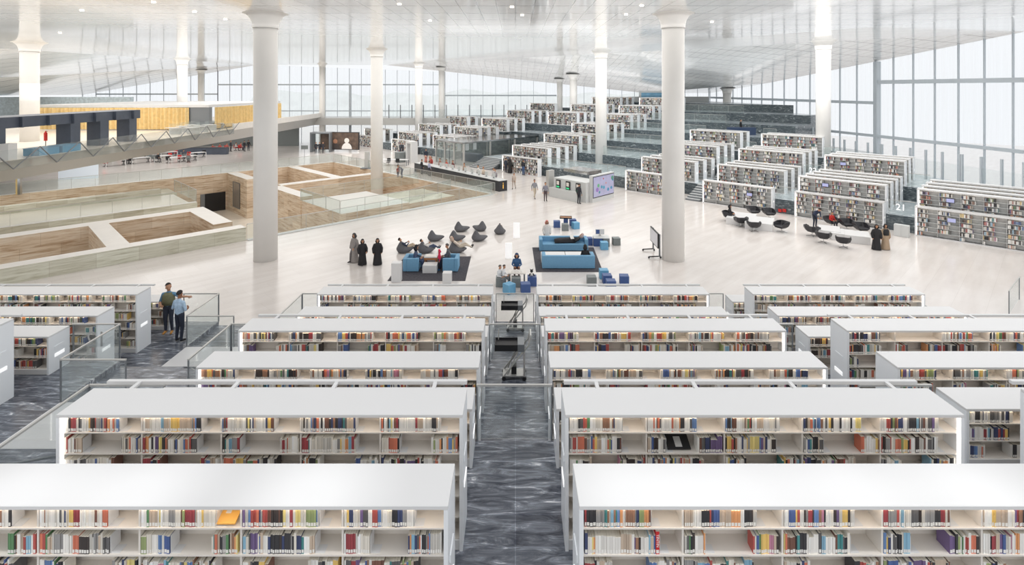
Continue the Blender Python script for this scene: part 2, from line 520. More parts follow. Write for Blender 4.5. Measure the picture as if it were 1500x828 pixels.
# ------------------------------------------------------------------ near bookcases
SH = 0.31
PAL = [(240, 236, 228), (232, 228, 220), (224, 216, 200), (205, 200, 190), (150, 148, 146), (96, 94, 94), (52, 50, 54), (38, 38, 44), (60, 48, 44),
       (190, 62, 48), (222, 106, 60), (232, 150, 70), (240, 196, 70), (236, 214, 110), (56, 92, 160), (84, 130, 190), (120, 178, 206), (46, 62, 110),
       (40, 140, 140), (84, 140, 84), (150, 166, 96), (124, 76, 56), (160, 110, 76), (112, 84, 140), (200, 120, 150), (170, 40, 52), (200, 176, 150)]
PW = [14, 13, 9, 7, 6, 5, 6, 5, 5, 4, 4, 3, 3, 2, 3, 3, 2, 4, 2, 2, 2, 4, 3, 2, 1, 3, 5]
PNAME = ['white', 'off-white', 'cream', 'pale grey', 'grey', 'dark grey', 'charcoal', 'black', 'dark brown', 'red', 'orange', 'amber', 'yellow', 'pale yellow', 'blue', 'mid-blue', 'sky-blue', 'navy',
         'teal', 'green', 'olive', 'brown', 'tan', 'purple', 'pink', 'crimson', 'beige']
CW = np.cumsum(PW) / sum(PW)


def pickcol(rr):
    return int(np.searchsorted(CW, rr.random()))


def shade(i, rr):
    k = 0.85 + 0.3 * rr.random()
    c = lin(*PAL[i]); g = sum(c) / 3
    return tuple(min(0.92, (x * 0.78 + g * 0.22) * k + 0.02) for x in c)


CASES = {}


def near_case(L, tall, outer, bar):
    """one bookcase at the origin: x along its length, -y towards the reader; outer = -1/+1 end with the upright light, bar = light bar on the far top edge"""
    Ht = 2.0 if tall else 1.06
    key = (L, tall, outer, bar)
    if key in CASES: return CASES[key]
    t = 0.05; hx, hy = L / 2, DEP / 2
    root = thing('bookcase', 'x', 'bookcase')
    ks = []
    m = MB()
    m.box(-hx, hx, -hy, hy, Ht - t, Ht)
    m.box(-hx + t, hx - t, -hy + 0.02, hy - 0.02, 0.0, 0.15)
    o = m.build('case_top', [M['white']], root); bevel(o, 0.006, 1); ks.append((o, []))
    for s in (-1, 1):
        m = MB(); m.box(s * hx - (t if s > 0 else 0), s * hx + (t if s < 0 else 0), -hy, hy, 0, Ht - t)
        o = m.build('end_panel', [M['end']], root)
        subs = []
        for zz, yy, mt in ((0.62 * Ht, -0.02, 'grey'), (0.42 * Ht, 0.0, 'sign')):
            q = MB(); xx = s * (hx + 0.006)
            q.box(xx - 0.006, xx + 0.006, yy - 0.16, yy + 0.16, zz - 0.045, zz + 0.045)
            subs.append(q.build('label_holder', [M['sign'] if mt == 'sign' else M['end']], o))
        ks.append((o, subs))
    m = MB(); m.box(-hx + t, hx - t, -0.02, 0.02, 0.15, Ht - t)
    ks.append((m.build('back_panel', [M['cream']], root), []))
    nsh = 6 if tall else 3
    for k in range(nsh):
        z = Ht - 0.28 - SH * k
        if z < 0.14: break
        m = MB()
        m.box(-hx + t, hx - t, -hy + 0.035, hy - 0.035, z - 0.018, z)
        ks.append((m.build('shelf', [M['cream']], root), []))
    bw = (L - 2 * t) / 5
    for k in range(1, 5):
        x = -hx + t + bw * k
        m = MB(); m.box(x - 0.011, x + 0.011, -hy + 0.05, hy - 0.05, 0.15, Ht - t)
        ks.append((m.build('divider', [M['cream']], root), []))
    m = MB(); m.box(-hx + t, hx - t, -hy + 0.028, -hy + 0.05, Ht - t - 0.008, Ht - t - 0.001)
    ks.append((m.build('light_strip', [M['led']], root), []))
    if outer:
        m = MB(); x = outer * (hx - t - 0.022)
        m.box(x - 0.02, x + 0.02, -hy + 0.012, -hy + 0.03, 0.16, Ht - t - 0.02)
        ks.append((m.build('upright_light_strip', [M['ledw']], root), []))
    if bar:
        m = MB(); m.box(-hx + 0.06, hx - 0.02, hy + 0.20, hy + 0.27, Ht - 0.055, Ht)
        o = m.build('light_bar', [M['white']], root)
        subs = []
        for k in range(4):
            q = MB(); x = -hx + L * (0.1 + 0.27 * k)
            q.box(x - 0.03, x + 0.03, hy - 0.02, hy + 0.22, Ht - 0.04, Ht - 0.005)
            subs.append(q.build('strut', [M['white']], o))
        ks.append((o, subs))
    proto(root, ks)
    CASES[key] = root
    root.location = (0, 0, -500)
    root['used'] = 0
    return root


def place_case(L, tall, outer, bar, loc, label, group, rz=0.0):
    p = near_case(L, tall, outer, bar)
    if not p['used']:
        p['used'] = 1; p.location = loc; p.rotation_euler.z = rz; p['label'] = label; p['group'] = group
        return p
    return dup(p, loc, rz, label, group)


near = []            # (group key, row, x0, x1, yfront, top z, levels)
groups = {'left': (-6.72, -0.77, -1), 'right': (0.73, 6.57, 1), 'far right': (8.04, 13.86, 1), 'far left': (-18.7, -12.8, 0)}
GW = {'left': 'just left of the dark aisle', 'right': 'just right of the dark aisle', 'far right': 'in the outer right block', 'far left': 'in the outer left block by two men'}
ROWW = ['front row', 'second row', 'third row', 'fourth row', 'fifth row', 'sixth row', 'seventh row', 'eighth row', 'last row']
for g, (x0, x1, outer) in groups.items():
    for r in range(9):
        if g == 'far right' and r < 1: continue
        if g == 'far left' and r < 4: continue
        yf = ROW0 + PITCH * r
        T = r // 3; tall = r % 3 != 2
        L = round(x1 - x0, 3)
        lab = ('tall' if tall else 'low') + ' white bookcase, ' + ROWW[r] + ' from the front, ' + GW[g]
        place_case(L, tall, outer, r % 3 == 1, ((x0 + x1) / 2, yf + DEP / 2, TZ[T]), lab, 'near bookcases ' + GW[g])
        near.append((g, r, x0, x1, yf, TZ[T] + (2.0 if tall else 1.06), (6 if tall else 3)))

# ------------------------------------------------------------------ books
stuff = MB()
cand = []      # individual candidates
ends = []


def book_box(mb_, x, w, yf, d, z, h, col, lean=0.0):
    T = None
    pages = (0.86, 0.81, 0.70)
    if lean:
        T = Matrix.Translation((x, 0, z)) @ Matrix.Rotation(lean, 4, 'Y') @ Matrix.Translation((-x, 0, -z))
    mb_.box(x, x + w, yf, yf + d, z, z + h, 0, col, pages, None, T)
    # paper spine label
    lab = (0.88, 0.86, 0.82)
    p = [(x + w * 0.08, yf - 0.0015, z + 0.012), (x + w * 0.92, yf - 0.0015, z + 0.012), (x + w * 0.92, yf - 0.0015, z + 0.05), (x + w * 0.08, yf - 0.0015, z + 0.05)]
    if T is not None: p = [T @ Vector(q) for q in p]
    mb_.quad(p, 0, lab)


def fill(rr, x0, x1, wmin, wmax, hmin, hmax):
    out = []; x = x0; run = 0; ci = 0; hh = 0.22
    while True:
        if run <= 0:
            ci = pickcol(rr); run = rr.choice([1, 1, 1, 1, 1, 1, 1, 2, 2, 3, 4]) ; wv = rr.uniform(wmin, wmax); hh = rr.uniform(hmin, hmax)
        wv2 = wv * rr.uniform(0.92, 1.08)
        if x + wv2 > x1: break
        out.append((x, wv2, hh, ci)); x += wv2 + 0.0015; run -= 1
    return out, x


for (g, r, x0, x1, yf, zt, lev) in near:
    rr = random.Random(hash((len(g), r)) % 9999 + r * 31 + len(g) * 7)
    t = 0.05; bw = (x1 - x0 - 2 * t) / 5
    showlev = lev if g in ('far left', 'far right') else min(lev, 3)
    if r % 3 == 2 and g in ('left', 'right'): showlev = 1
    for L_ in range(showlev):
        z = zt - 0.28 - SH * L_
        for b in range(5):
            bx0 = x0 + t + bw * b + 0.02; bx1 = x0 + t + bw * (b + 1) - 0.02
            wid = bx1 - bx0
            if g == 'far right' and r == 5 and False: pass
            if L_ % 2 == 0 and L_ == 0:
                segs = [(bx0, bx0 + wid * rr.uniform(0.66, 0.78))]
            else:
                odd = (b + L_ + (1 if g in ('left', 'far left') else 0)) % 2 == 0
                if odd:
                    segs = [(bx0, bx0 + wid * rr.uniform(0.22, 0.3)), (bx1 - wid * rr.uniform(0.24, 0.36), bx1)]
                else:
                    segs = [(bx0, bx0 + wid * rr.uniform(0.66, 0.78))]
            if g == 'far right' and r == 4 and L_ == 0 and b == 1: segs = []
            if r == 0 and L_ == 2: segs = segs[:]
            for si, (sa, sb) in enumerate(segs):
                bl, xe = fill(rr, sa, sb, 0.012, 0.034, 0.185, 0.242)
                for i, (bx, wv, hh, ci) in enumerate(bl):
                    d = rr.uniform(0.15, 0.2); col = shade(ci, rr)
                    rec = (g, r, L_, b, si, i, bx, wv, yf + 0.045 + rr.uniform(0, 0.012), d, z, hh, ci, col)
                    pa, pb = pxy(bx, yf, z); pc, pd = pxy(bx + wv, yf, z)
                    if r == 0 and L_ < 2 and 0 < pa < 1500 and pc < 1500: cand.append(rec)
                    else: book_box(stuff, bx, wv, rec[8], d, z, hh, col)
                if (g, r, L_, b, si) == ('right', 0, 1, 0, 0):
                    q = MB(); q.box(0, 0.04, 0, 0.2, 0, 0.262, 0, lin(204, 44, 48), (0.86, 0.81, 0.70))
                    ob_ = q.build('book', [M['books']], None, False, (xe + 0.002, yf + 0.045, z))
                    tag(ob_, 'tall red book with white lettering ending bay one, second shelf, front right bookcase', 'book', 'books in the front bookcases')
                    q = MB(); q.box(0.004, 0.036, -0.0012, 0.0005, 0.012, 0.05); q.build('spine_label', [M['label']], ob_)
                    txt('spine_lettering', 'TINTIN', 0.046, ob_, (0.02, -0.002, 0.155), (PI / 2, PI / 2, 0), M['label'], 0.0008)
                    xe += 0.045
                if si == 0 and r < 4 and L_ < 2 and g in ('left', 'right'):
                    pa, pb = pxy(xe, yf, z)
                    if 0 < pa < 1500: ends.append((g, r, L_, b, xe + 0.004, yf, z))
# individual ones: those with the largest spine in the picture
cand.sort(key=lambda c: (c[2] != 0, -c[7] * c[11]))
one = cand[:297]
for c in cand[297:]:
    book_box(stuff, c[6], c[7], c[8], c[9], c[10], c[11], c[13])
BAYW = {}
one.sort(key=lambda c: (c[0], c[2], c[3], c[4], c[6]))
for c in one:
    g, r, L_, b, si, i, bx, wv, by, d, z, hh, ci, col = c
    m = MB()
    pages = (0.86, 0.81, 0.70); cv = 0.0022
    m.box(0, cv, 0, d, 0, hh, 0, col); m.box(wv - cv, wv, 0, d, 0, hh, 0, col); m.box(cv, wv - cv, 0, cv, 0, hh, 0, col)
    m.box(cv, wv - cv, cv, d - 0.004, 0.003, hh - 0.004, 0, pages)
    vis = [k for k in range(5) if True]
    o = m.build('book', [M['books']], None, False, (bx, by, z))
    where = 'top' if L_ == 0 else 'second'
    part = '' if si == 0 else ' right stack,'
    tag(o, '%s spine, %s from left,%s bay %s, %s shelf, front bookcase %s' % (PNAME[ci], ORD[min(i, 48)], part, ['one', 'two', 'three', 'four', 'five'][b], where, 'left' if g == 'left' else 'right'),
        'book', 'books in the front bookcases')
    q = MB(); q.box(wv * 0.08, wv * 0.92, -0.0012, 0.0005, 0.012, 0.05)
    q.build('spine_label', [M['label']], o)
# bookends
bem = MB(); bem.box(0, 0.006, -0.0, 0.16, 0, 0.2); bem.box(0, 0.11, 0.0, 0.12, 0, 0.003)
beme = bem.mesh('bookend', [M['white']])
for (g, r, L_, b, x, yf, z) in ends:
    o = link('bookend', beme, None, False, (x, yf + 0.06, z + 0.0005))
    tag(o, 'white bookend, bay %s, %s shelf, %s bookcase %s of aisle' % (['one', 'two', 'three', 'four', 'five'][b], 'top' if L_ == 0 else 'second', ROWW[r], 'left' if g == 'left' else 'right'), 'bookend', 'steel bookends')
# books lying flat
m = MB(); m.box(-0.13, 0.13, -0.1, 0.1, 0, 0.018, 0, lin(246, 186, 92), lin(250, 190, 96))
p0 = -0.04
o = m.build('book', [M['books']], None, False, ((331 - CX) * 6.35 / F, 6.40, 5.23 - 0.28 + 0.05), 0.0); o.rotation_euler.x = 0.35
tag(o, 'orange book lying face up in a gap, top shelf, front bookcase left of aisle', 'book', 'books lying flat')
q = MB(); q.box(-0.03, 0.03, 0.01, 0.05, 0.0182, 0.0195); q.build('cover_label', [M['cream']], o)
m = MB(); m.box(-0.17, 0.17, -0.12, 0.12, 0, 0.02, 0, lin(34, 34, 36), lin(40, 40, 42))
o = m.build('book', [M['books']], None, False, ((992 - CX) * 8.2 / F, 8.2, 5.23 - 0.59 + 0.05)); o.rotation_euler.x = 0.3
tag(o, 'black picture book lying face up, second row bookcase right of aisle', 'book', 'books lying flat')
q = MB(); q.box(-0.05, 0.05, -0.09, 0.08, 0.0202, 0.0212); q.build('cover_picture', [M['grey']], o)
# ------------------------------------------------------------------ main floor with the sunken court (u = into depth right, v = into depth left)
def uvmb(name, mb_, mats, kind=True, parent=None, smooth=False):
    o = mb_.build(name, mats, parent, smooth, None, U45)
    if kind: o['kind'] = 'structure'
    return o


PU0, PU1, PV0, PV1 = -14.0, 35.0, 38.2, 70.0
mb = MB()
ou0, ou1, ov0, ov1 = -40, 130, -40, 140
outer = [(ou0, ov0), (ou1, ov0), (ou1, ov1), (ou0, ov1)]; inner = [(PU0, PV0), (PU1, PV0), (PU1, PV1), (PU0, PV1)]
for k in range(4):
    a, b_ = outer[k], outer[(k + 1) % 4]; c_, d_ = inner[(k + 1) % 4], inner[k]
    mb.quad([(*a, 0), (*b_, 0), (*c_, 0), (*d_, 0)])
uvmb('floor', mb, M['floor'])
PZ = -4.3
mb = MB(); mb.quad([(PU0, PV0, PZ), (PU1, PV0, PZ), (PU1, PV1, PZ), (PU0, PV1, PZ)]); uvmb('floor', mb, M['beige'])


def wall(name, u0, u1, v0, v1, z1, mat='trav', top='stonewhite', z0=PZ):
    m = MB(); m.box(u0, u1, v0, v1, z0, z1, 0, None, None, 1)
    return uvmb(name, m, [M[mat], M[top]])


wall('wall_front', PU0, 12.9, 38.0, 39.0, 0.86, 'pale')
wall('wall_front', 12.9, PU1 + .4, 37.8, 38.3, 0.02, 'trav')
wall('wall_back', PU0, 22, 69.9, 70.5, 0.02)
wall('wall_back', 22, PU1 + .4, 69.9, 70.5, 0.02)
wall('wall_right', PU1 - 0.05, PU1 + 0.4, 38.2, 70.2, 0.02)
wall('wall_inner', PU0, 12.8, 45.8, 47.0, 0.86)
wall('wall_inner', 5.6, 6.7, 39.0, 45.8, 0.86)
wall('wall_inner', 11.6, 12.8, 40.3, 45.8, 0.86)
wall('wall_inner', PU0, 14.2, 53.8, 54.4, 0.0, 'pale')
wall('wall_inner', PU0, 14.0, 54.4, 61.0, -0.25, 'pale', 'beige')
wall('wall_inner', PU0, 13.0, 61.0, 61.8, 0.35, 'pale', 'pale')
wall('wall_inner', PU0, 15.5, 66.0, 69.9, -1.0, 'pale', 'pale')
wall('wall_inner', 21.6, 22.8, 49.6, 57.0, 0.0)
wall('wall_inner', 21.6, 22.8, 63.4, 69.9, 0.0)
wall('wall_inner', 22.8, PU1, 56.9, 58.1, 0.0)
wall('wall_inner', 28.8, 30.0, 58.1, 69.9, 0.0)
wall('wall_inner', 21.0, 27.4, 40.6, 48.0, 0.0, 'trav', 'stonewhite')
wall('wall_inner', 27.4, 34.0, 42.5, 48.0, -0.6, 'trav', 'pale')
# dark doorway and the window in the court
t = thing('court_doorway', 'dark open doorway in the brown travertine court wall', 'doorway', uv2xy(20.3, 69.86, PZ), U45)
m = MB(); m.box(-1.1, 1.1, -0.03, 0.03, 0, 2.15); m.build('dark_infill', [M['blk']], t)  # black slab standing in for the shade inside the open doorway
m = MB(); m.box(-1.55, -1.1, -0.05, 0.03, 0, 2.15); m.build('door_frame', [M['dsteel']], t)
t = thing('court_window', 'tall glazed window in the travertine pier of the sunken court', 'window', uv2xy(21.57, 66.6, -3.6), U45)
m = MB(); m.box(-0.03, 0.0, -1.1, 1.1, 0, 2.9); m.build('pane', [pbr('court_glass', lin(150, 140, 130), 0.1)], t)
m = MB()
for a in (-1.1, 1.04): m.box(-0.06, 0.0, a, a + .06, 0, 2.9)
m.box(-0.06, 0, -1.1, 1.1, 2.84, 2.9); m.box(-0.06, 0, -1.1, 1.1, 0, 0.06); m.build('window_frame', [M['dsteel']], t)


# ------------------------------------------------------------------ glass guards
def guard(p, q, label, h=1.05, mat='glass', rail='steel', posts=None, group='glass guards', base=False, pitch=1.9):
    """upright glass guard from p to q (same height): panes, top rail, joints"""
    p = Vector(p); q = Vector(q); d = q - p; L = d.length
    t = thing('glass_guard', label, 'glass guard', p, math.atan2(d.y, d.x), group)
    m = MB(); m.box(0, L, -0.008, 0.008, 0.04, h); m.build('pane', [M[mat]], t)
    m = MB(); m.box(0, L, -0.022, 0.022, h, h + 0.035); m.build('rail', [M[rail]], t)
    n = max(1, int(L / pitch))
    if base:
        m = MB(); m.box(0, L, -0.25, 0.10, 0.0, 0.05); m.build('base_strip', [M['steps']], t)
    if posts:
        for k in posts:
            m = MB(); m.box(max(0, k * L - .025), min(L, k * L + .025), -0.018, 0.018, 0.0, h); m.build('post', [M['dsteel']], t)
        return t
    m = MB()
    for k in (range(n + 1) if posts is None else posts):
        x = L * k / n if posts is None else k * L
        w_ = 0.009 if posts is None else 0.025
        m.box(max(0, x - w_), min(L, x + w_), -0.018, 0.018, 0.0, h)
    if len(m.v): m.build('glass_joint', [M[rail]], t)
    return t


near_g = []
for k in range(3):
    E_, z = EDGE[k], TZ[k]
    nm = ['uppermost', 'middle', 'lowest'][k]
    guard((-0.75, E_, z), (0.71, E_, z), 'clear glass guard across the dark aisle, %s terrace edge' % nm, posts=(0, 1))
    guard((6.6, E_, z), (8.0, E_, z), 'glass guard across the aisle between the right-hand bookcase blocks, %s terrace' % nm, posts=(0, 1))
    g2 = guard((-11.4, E_, z), (-12.76, E_, z), 'glass guard across the outer left aisle end, %s terrace' % nm, posts=(0, 1))
    if k == 1: txt('number_decal', '12', 0.62, g2, (0.68, 0.012, 0.62), (PI / 2, 0, 0), M['steel'], 0.002)
    guard((-11.4, E_ - 2.07, z), (-11.4, E_, z), 'glass guard along the stair well beside the outer left aisle, %s terrace' % nm, posts=(0, 1))
    guard((-11.4, E_ - 2.07, z), (-9.75, E_ - 2.07, z), 'short glass guard at the head of the stair, %s terrace' % nm, posts=(0, 1))
    guard((-8.2, E_ - 2.07, z), (-8.2, E_, z), 'glass guard on the bookcase side of the stair, %s terrace' % nm, posts=(0, 1))
    guard((-8.2, E_, z), (-6.74, E_, z), 'glass guard filling the gap beside the left bookcase ends, %s terrace' % nm, posts=(0, 1))
    zn = TZ[k + 1] if k < 2 else 0.0
    t = thing('handrail', 'slim sloping steel handrail beside the stair, %s flight' % nm, 'handrail', (-8.32, E_ - 2.07, z))
    m = MB(); m.tube((0, 0, 0.88), (0, 2.07, 0.88 + zn - z), 0.022); m.build('rail', [M['dsteel']], t)
    for a in (0.15, 0.85):
        m = MB(); m.tube((0, 2.07 * a, 0.88 + (zn - z) * a), (0.11, 2.07 * a, 0.80 + (zn - z) * a), 0.012); m.build('bracket', [M['steel']], t)
guard((14.9, 18.9, TZ[2]), (14.9, 21.0, TZ[2]), 'glass guard at the outer right end of the lowest near terrace', posts=(0, 1))
guard(G(1478, 462, 0), (23.9, 25.9, 0), 'small glass guard standing alone on the white floor, far right', posts=(0, 1))


def uvguard(u0, v0, u1, v1, z, label, **k):
    return guard(uv2xy(u0, v0, z), uv2xy(u1, v1, z), label, **k)


CG = 'glass guards round the sunken court'
uvguard(12.95, 38.0, 34.9, 38.0, 0, 'long glass guard along the near edge of the sunken court, right of the first column', base=True, group=CG, mat='fglass')
uvguard(35.25, 38.0, 35.25, 70.2, 0, 'long glass guard between the sunken court and the dark service desk', group=CG, mat='fglass')
uvguard(35.2, 70.4, 13.0, 70.4, 0, 'glass guard along the far edge of the sunken court, behind columns', group=CG, mat='fglass')
uvguard(13.0, 70.4, -10, 70.4, 0, 'glass guard along the far edge of the sunken court, below the study desks', group=CG, mat='fglass')
uvguard(-10, 54.1, 14.2, 54.1, 0, 'glass guard on the near edge of the pale court platform', group=CG, mat='fglass')
uvguard(14.2, 54.1, 14.2, 61.4, 0, 'glass guard on the end of the pale court platform', group=CG, mat='fglass')
uvguard(20.9, 40.7, 20.9, 48.0, 0, 'glass guard on the side of the white court platform facing the nearest column', group=CG, mat='fglass')
uvguard(20.9, 48.0, 33.5, 48.0, 0, 'glass guard on the back of the white court platform', group=CG, mat='fglass')
uvguard(27.4, 40.6, 33.5, 42.5, 0, 'glass guard on the right of the white court platform', group=CG, mat='fglass')
uvguard(20.9, 40.6, 27.4, 40.6, 0, 'glass guard on the front of the white court platform', group=CG, mat='fglass')


# ------------------------------------------------------------------ the 45 degree book wings on the far side
def clip(poly, a, b, c):
    """keep a*u+b*v <= c"""
    out = []
    for i in range(len(poly)):
        p, q = poly[i], poly[(i + 1) % len(poly)]
        fp, fq = a * p[0] + b * p[1] - c, a * q[0] + b * q[1] - c
        if fp <= 0: out.append(p)
        if fp * fq < 0:
            t_ = fp / (fp - fq); out.append((p[0] + (q[0] - p[0]) * t_, p[1] + (q[1] - p[1]) * t_))
    return out


FX0, FSL, BY = 50.0, -0.14, 101.0       # right facade X = FX0 + FSL*Y ; back facade at Y = BY


def inside(poly, m=0.6):
    # u,v -> X=(u-v)r, Y=(u+v)r ; X - FSL*Y <= FX0 - m ; Y <= BY - m
    p = clip(poly, RT * (1 - FSL), RT * (-1 - FSL), FX0 - m)
    return clip(p, RT, RT, BY - m) if len(p) > 2 else p


TU = [46.15, 52.75, 58.45, 64.1, 69.8, 75.5, 81.2]
TH = 1.1
SLOTS = [(-14, 7.2, 46.15), (7.2, 15.0, 46.15), (15.0, 22.5, 46.15), (22.5, 24.0, 48.2), (24.0, 30.4, 48.2), (30.4, 49.4, 46.6), (49.4, 53.6, 47.9), (53.6, 61.0, 60.2), (61.0, 97, 48.6)]
UMAX = {-14: (1, 52.2), 7.2: (2, 58.2), 15.0: (3, 64.0)}
for k, tu in enumerate(TU):
    mb = MB()
    for (v0, v1, us) in SLOTS:
        u0 = max(tu, us); lm, um = UMAX.get(v0, (9, 150))
        if k >= lm: continue
        p = inside([(u0, v0), (um, v0), (um, v1), (u0, v1)])
        if len(p) > 2: mb.prism(p, TH * k - 0.0, TH * (k + 1), 0, 1)
    uvmb('floor', mb, [M['wallmarble'], M['sheenmarble']])


def uv_level(u, v):
    us = 46.15; lm, um = 9, 150
    for (v0, v1, s_) in SLOTS:
        if v0 <= v < v1: us = s_; lm, um = UMAX.get(v0, (9, 150))
    z = 0
    for k, tu in enumerate(TU):
        if k < lm and max(tu, us) <= u < um: z = TH * (k + 1)
    return z


WL, WD = 5.9, 0.62


def wing_proto(simple):
    Ht = 2.0; t = 0.085; hx = WL / 2
    root = thing('bookcase', 'x', 'bookcase'); ks = []
    m = MB(); m.box(0, WD, -hx, hx, Ht - t, Ht); m.box(0.03, WD - 0.03, -hx + t, hx - t, 0, 0.1); ks.append((m.build('case_top', [M['white']], root), []))
    for s in (-1, 1):
        m = MB(); m.box(0, WD, s * hx - (t if s > 0 else 0), s * hx + (t if s < 0 else 0), 0, Ht - t)
        o = m.build('end_panel', [M['end']], root); subs = []
        if s < 0 and not simple:
            q = MB(); q.box(WD / 2 - .1, WD / 2 + .1, -hx - 0.01, -hx + 0.002, 0.85, 0.95); subs.append(q.build('label_holder', [M['sign']], o))
        ks.append((o, subs))
    m = MB(); m.box(WD / 2 - 0.02, WD / 2 + 0.02, -hx + t, hx - t, 0.1, Ht - t); ks.append((m.build('back_panel', [M['grey']], root), []))
    bw = (WL - 2 * t) / 5
    if simple:
        m = MB()
        for k in range(6): m.box(0.03, WD / 2 - .02, -hx + t, hx - t, 0.1 + 0.305 * k - 0.02, 0.1 + 0.305 * k)
        for k in range(1, 5): m.box(0.04, WD / 2 - .02, -hx + t + bw * k - .015, -hx + t + bw * k + .015, 0.1, Ht - t)
        ks.append((m.build('shelf', [M['grey']], root), []))
    else:
        for k in range(6):
            m = MB(); m.box(0.03, WD / 2 - .02, -hx + t, hx - t, 0.1 + 0.305 * k - 0.02, 0.1 + 0.305 * k); ks.append((m.build('shelf', [M['steps']], root), []))
        for k in range(1, 5):
            m = MB(); m.box(0.04, WD / 2 - .02, -hx + t + bw * k - .012, -hx + t + bw * k + .012, 0.1, Ht - t); ks.append((m.build('divider', [M['grey']], root), []))
    m = MB(); m.box(0.04, 0.06, -hx + t, hx - t, Ht - t - 0.008, Ht - t - 0.001); ks.append((m.build('light_strip', [M['wled']], root), []))
    m = MB(); m.box(0.005, 0.03, hx - t - 0.035, hx - t - 0.008, 0.1, Ht - t); ks.append((m.build('upright_light_strip', [M['ledw']], root), []))
    root['used'] = 0; root.location = (0, 0, -500)
    return proto(root, ks)


WP = [wing_proto(False), wing_proto(True)]
COLS = [(7.07, 'rightmost column'), (14.74, 'column behind two robed women'), (22.3, 'column behind the lounge chairs'), (30.3, 'column behind the big right pillar'),
        (47.8, 'column right of the glass pavilion'), (57.2, 'column behind the glass pavilion'), (66.5, 'column left of the glass pavilion'), (75.9, 'column by the security gate'), (86.5, 'column by the far portrait screen')]
TW = ['on the white floor', 'first raised terrace', 'second raised terrace', 'third raised terrace', 'fourth raised terrace', 'fifth raised terrace', 'sixth raised terrace']
rr = random.Random(11)
wingcases = []
for ci, (vl, cn) in enumerate(COLS):
    for k in range(0, 7):
        z = TH * k
        if k == 0:
            us = [45.5 if ci < 5 else 47.8]
            if ci in (5, 6): continue
        else:
            u0 = TU[k - 1] + 0.25
            u1 = TU[k] if k < len(TU) else u0 + 5.6
            if k == 1: u0 = {0: 46.3, 1: 46.3, 2: 48.4, 3: 48.4}.get(ci, 47.2 if ci == 4 else 49.0)
            n = {1: 4 if ci in (0, 1, 4) else 3, 2: 3, 3: 3}.get(k, 3)
            if ci == 5 and k < 4: continue
            sp = min(1.72, (u1 - u0 - WD - 0.2) / max(1, n - 1))
            us = [u0 + sp * i for i in range(n)]
        for i, u in enumerate(us):
            X, Y, _ = uv2xy(u + WD, vl - WL); X2, Y2, _ = uv2xy(u + WD, vl)
            if X > FX0 + FSL * Y - 2.2 or Y2 > BY - 3.5: continue
            if X2 / Y2 * F + CX > 1540 or X / Y * F + CX < 440: continue
            if k >= 1 and uv_level(u + .05, vl - WL / 2) != z: continue
            if ci >= 7 and k >= 4: continue
            if k > {0: 1, 1: 2, 2: 3, 3: 3}.get(ci, 9): continue
            if ci in (2, 3) and k == 3 and i > 1: continue
            simple = Y > 58
            p = WP[1 if simple else 0]
            rw = 'row %s of the ' % ['one', 'two', 'three', 'four', 'five'][i] if k else ''
            lab = 'white bookcase %s, %s%s' % (('on ' + rw + TW[k]) if k else TW[0], '', cn)
            lab = lab.replace('  ', ' ')
            loc = uv2xy(u, vl - WL / 2, z)
            if not p['used']:
                p['used'] = 1; p.location = loc; p.rotation_euler.z = U45; p['label'] = lab; p['group'] = 'bookcases in the far wing'
            else:
                dup(p, loc, U45, lab, 'bookcases in the far wing')
            wingcases.append((u, vl, z, Y, i == 0, k, ci))
# their books: one mass
wb = MB()
t = 0.06; bwid = (WL - 2 * t) / 5
Tm = Matrix.Rotation(U45, 4, 'Z')
faceouts = []
for (u, vl, z, Y, first, k, ci) in wingcases:
    wmin = 0.022 if Y < 52 else (0.035 if Y < 70 else 0.06)
    for lev in range(6):
        if not first and lev < 3 and Y > 60: continue
        zz = z + 0.1 + 0.305 * lev
        for b in range(5):
            va = vl - t - bwid * b - 0.03
            frac = rr.uniform(0.48, 0.66)
            if lev == 0: frac *= rr.choice([0, 0.2, 0.5])
            if Y > 62: frac = rr.uniform(0.75, 0.95)
            x = 0.0; ci_ = 0; run = 0
            while True:
                if run <= 0:
                    ci_ = pickcol(rr); run = rr.choice([1, 1, 2, 3]); wv = rr.uniform(wmin, wmin * 2); hh = rr.uniform(0.18, 0.25)
                if x + wv > bwid * frac: break
                run -= 1
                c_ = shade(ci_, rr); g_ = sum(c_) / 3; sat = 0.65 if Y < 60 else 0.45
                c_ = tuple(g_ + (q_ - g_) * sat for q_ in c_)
                i0 = len(wb.v)
                ua, ub = u + 0.045, u + 0.22
                wb.v += [(ua, va - x, zz), (ua, va - x - wv, zz), (ua, va - x - wv, zz + hh), (ua, va - x, zz + hh), (ub, va - x - wv, zz + hh), (ub, va - x, zz + hh), (ub, va - x - wv, zz)]
                wb.f += [(i0, i0 + 3, i0 + 2, i0 + 1), (i0 + 3, i0 + 5, i0 + 4, i0 + 2), (i0 + 1, i0 + 2, i0 + 4, i0 + 6)]
                wb.m += [0, 0, 0]; wb.c += [c_, (0.8, 0.77, 0.70), c_]
                x += wv + 0.003
# merge both masses into ONE stuff object, world coordinates
base = len(stuff.v)
stuff.v += [tuple(Tm @ Vector(p)) for p in wb.v]
stuff.f += [tuple(i + base for i in f) for f in wb.f]; stuff.m += wb.m; stuff.c += wb.c
o = stuff.build('shelved_books', [M['books']])
tag(o, 'rows of many-coloured book spines filling the shelves of every bookcase', 'books', None, 'stuff')
# catalogue monitors on the front cases and face-out books
for (vc, lb) in ((12.2, 'behind the seated readers'), (19.2, 'above the lounge tables, left'), (4.5, 'of the rightmost column')):
    pass

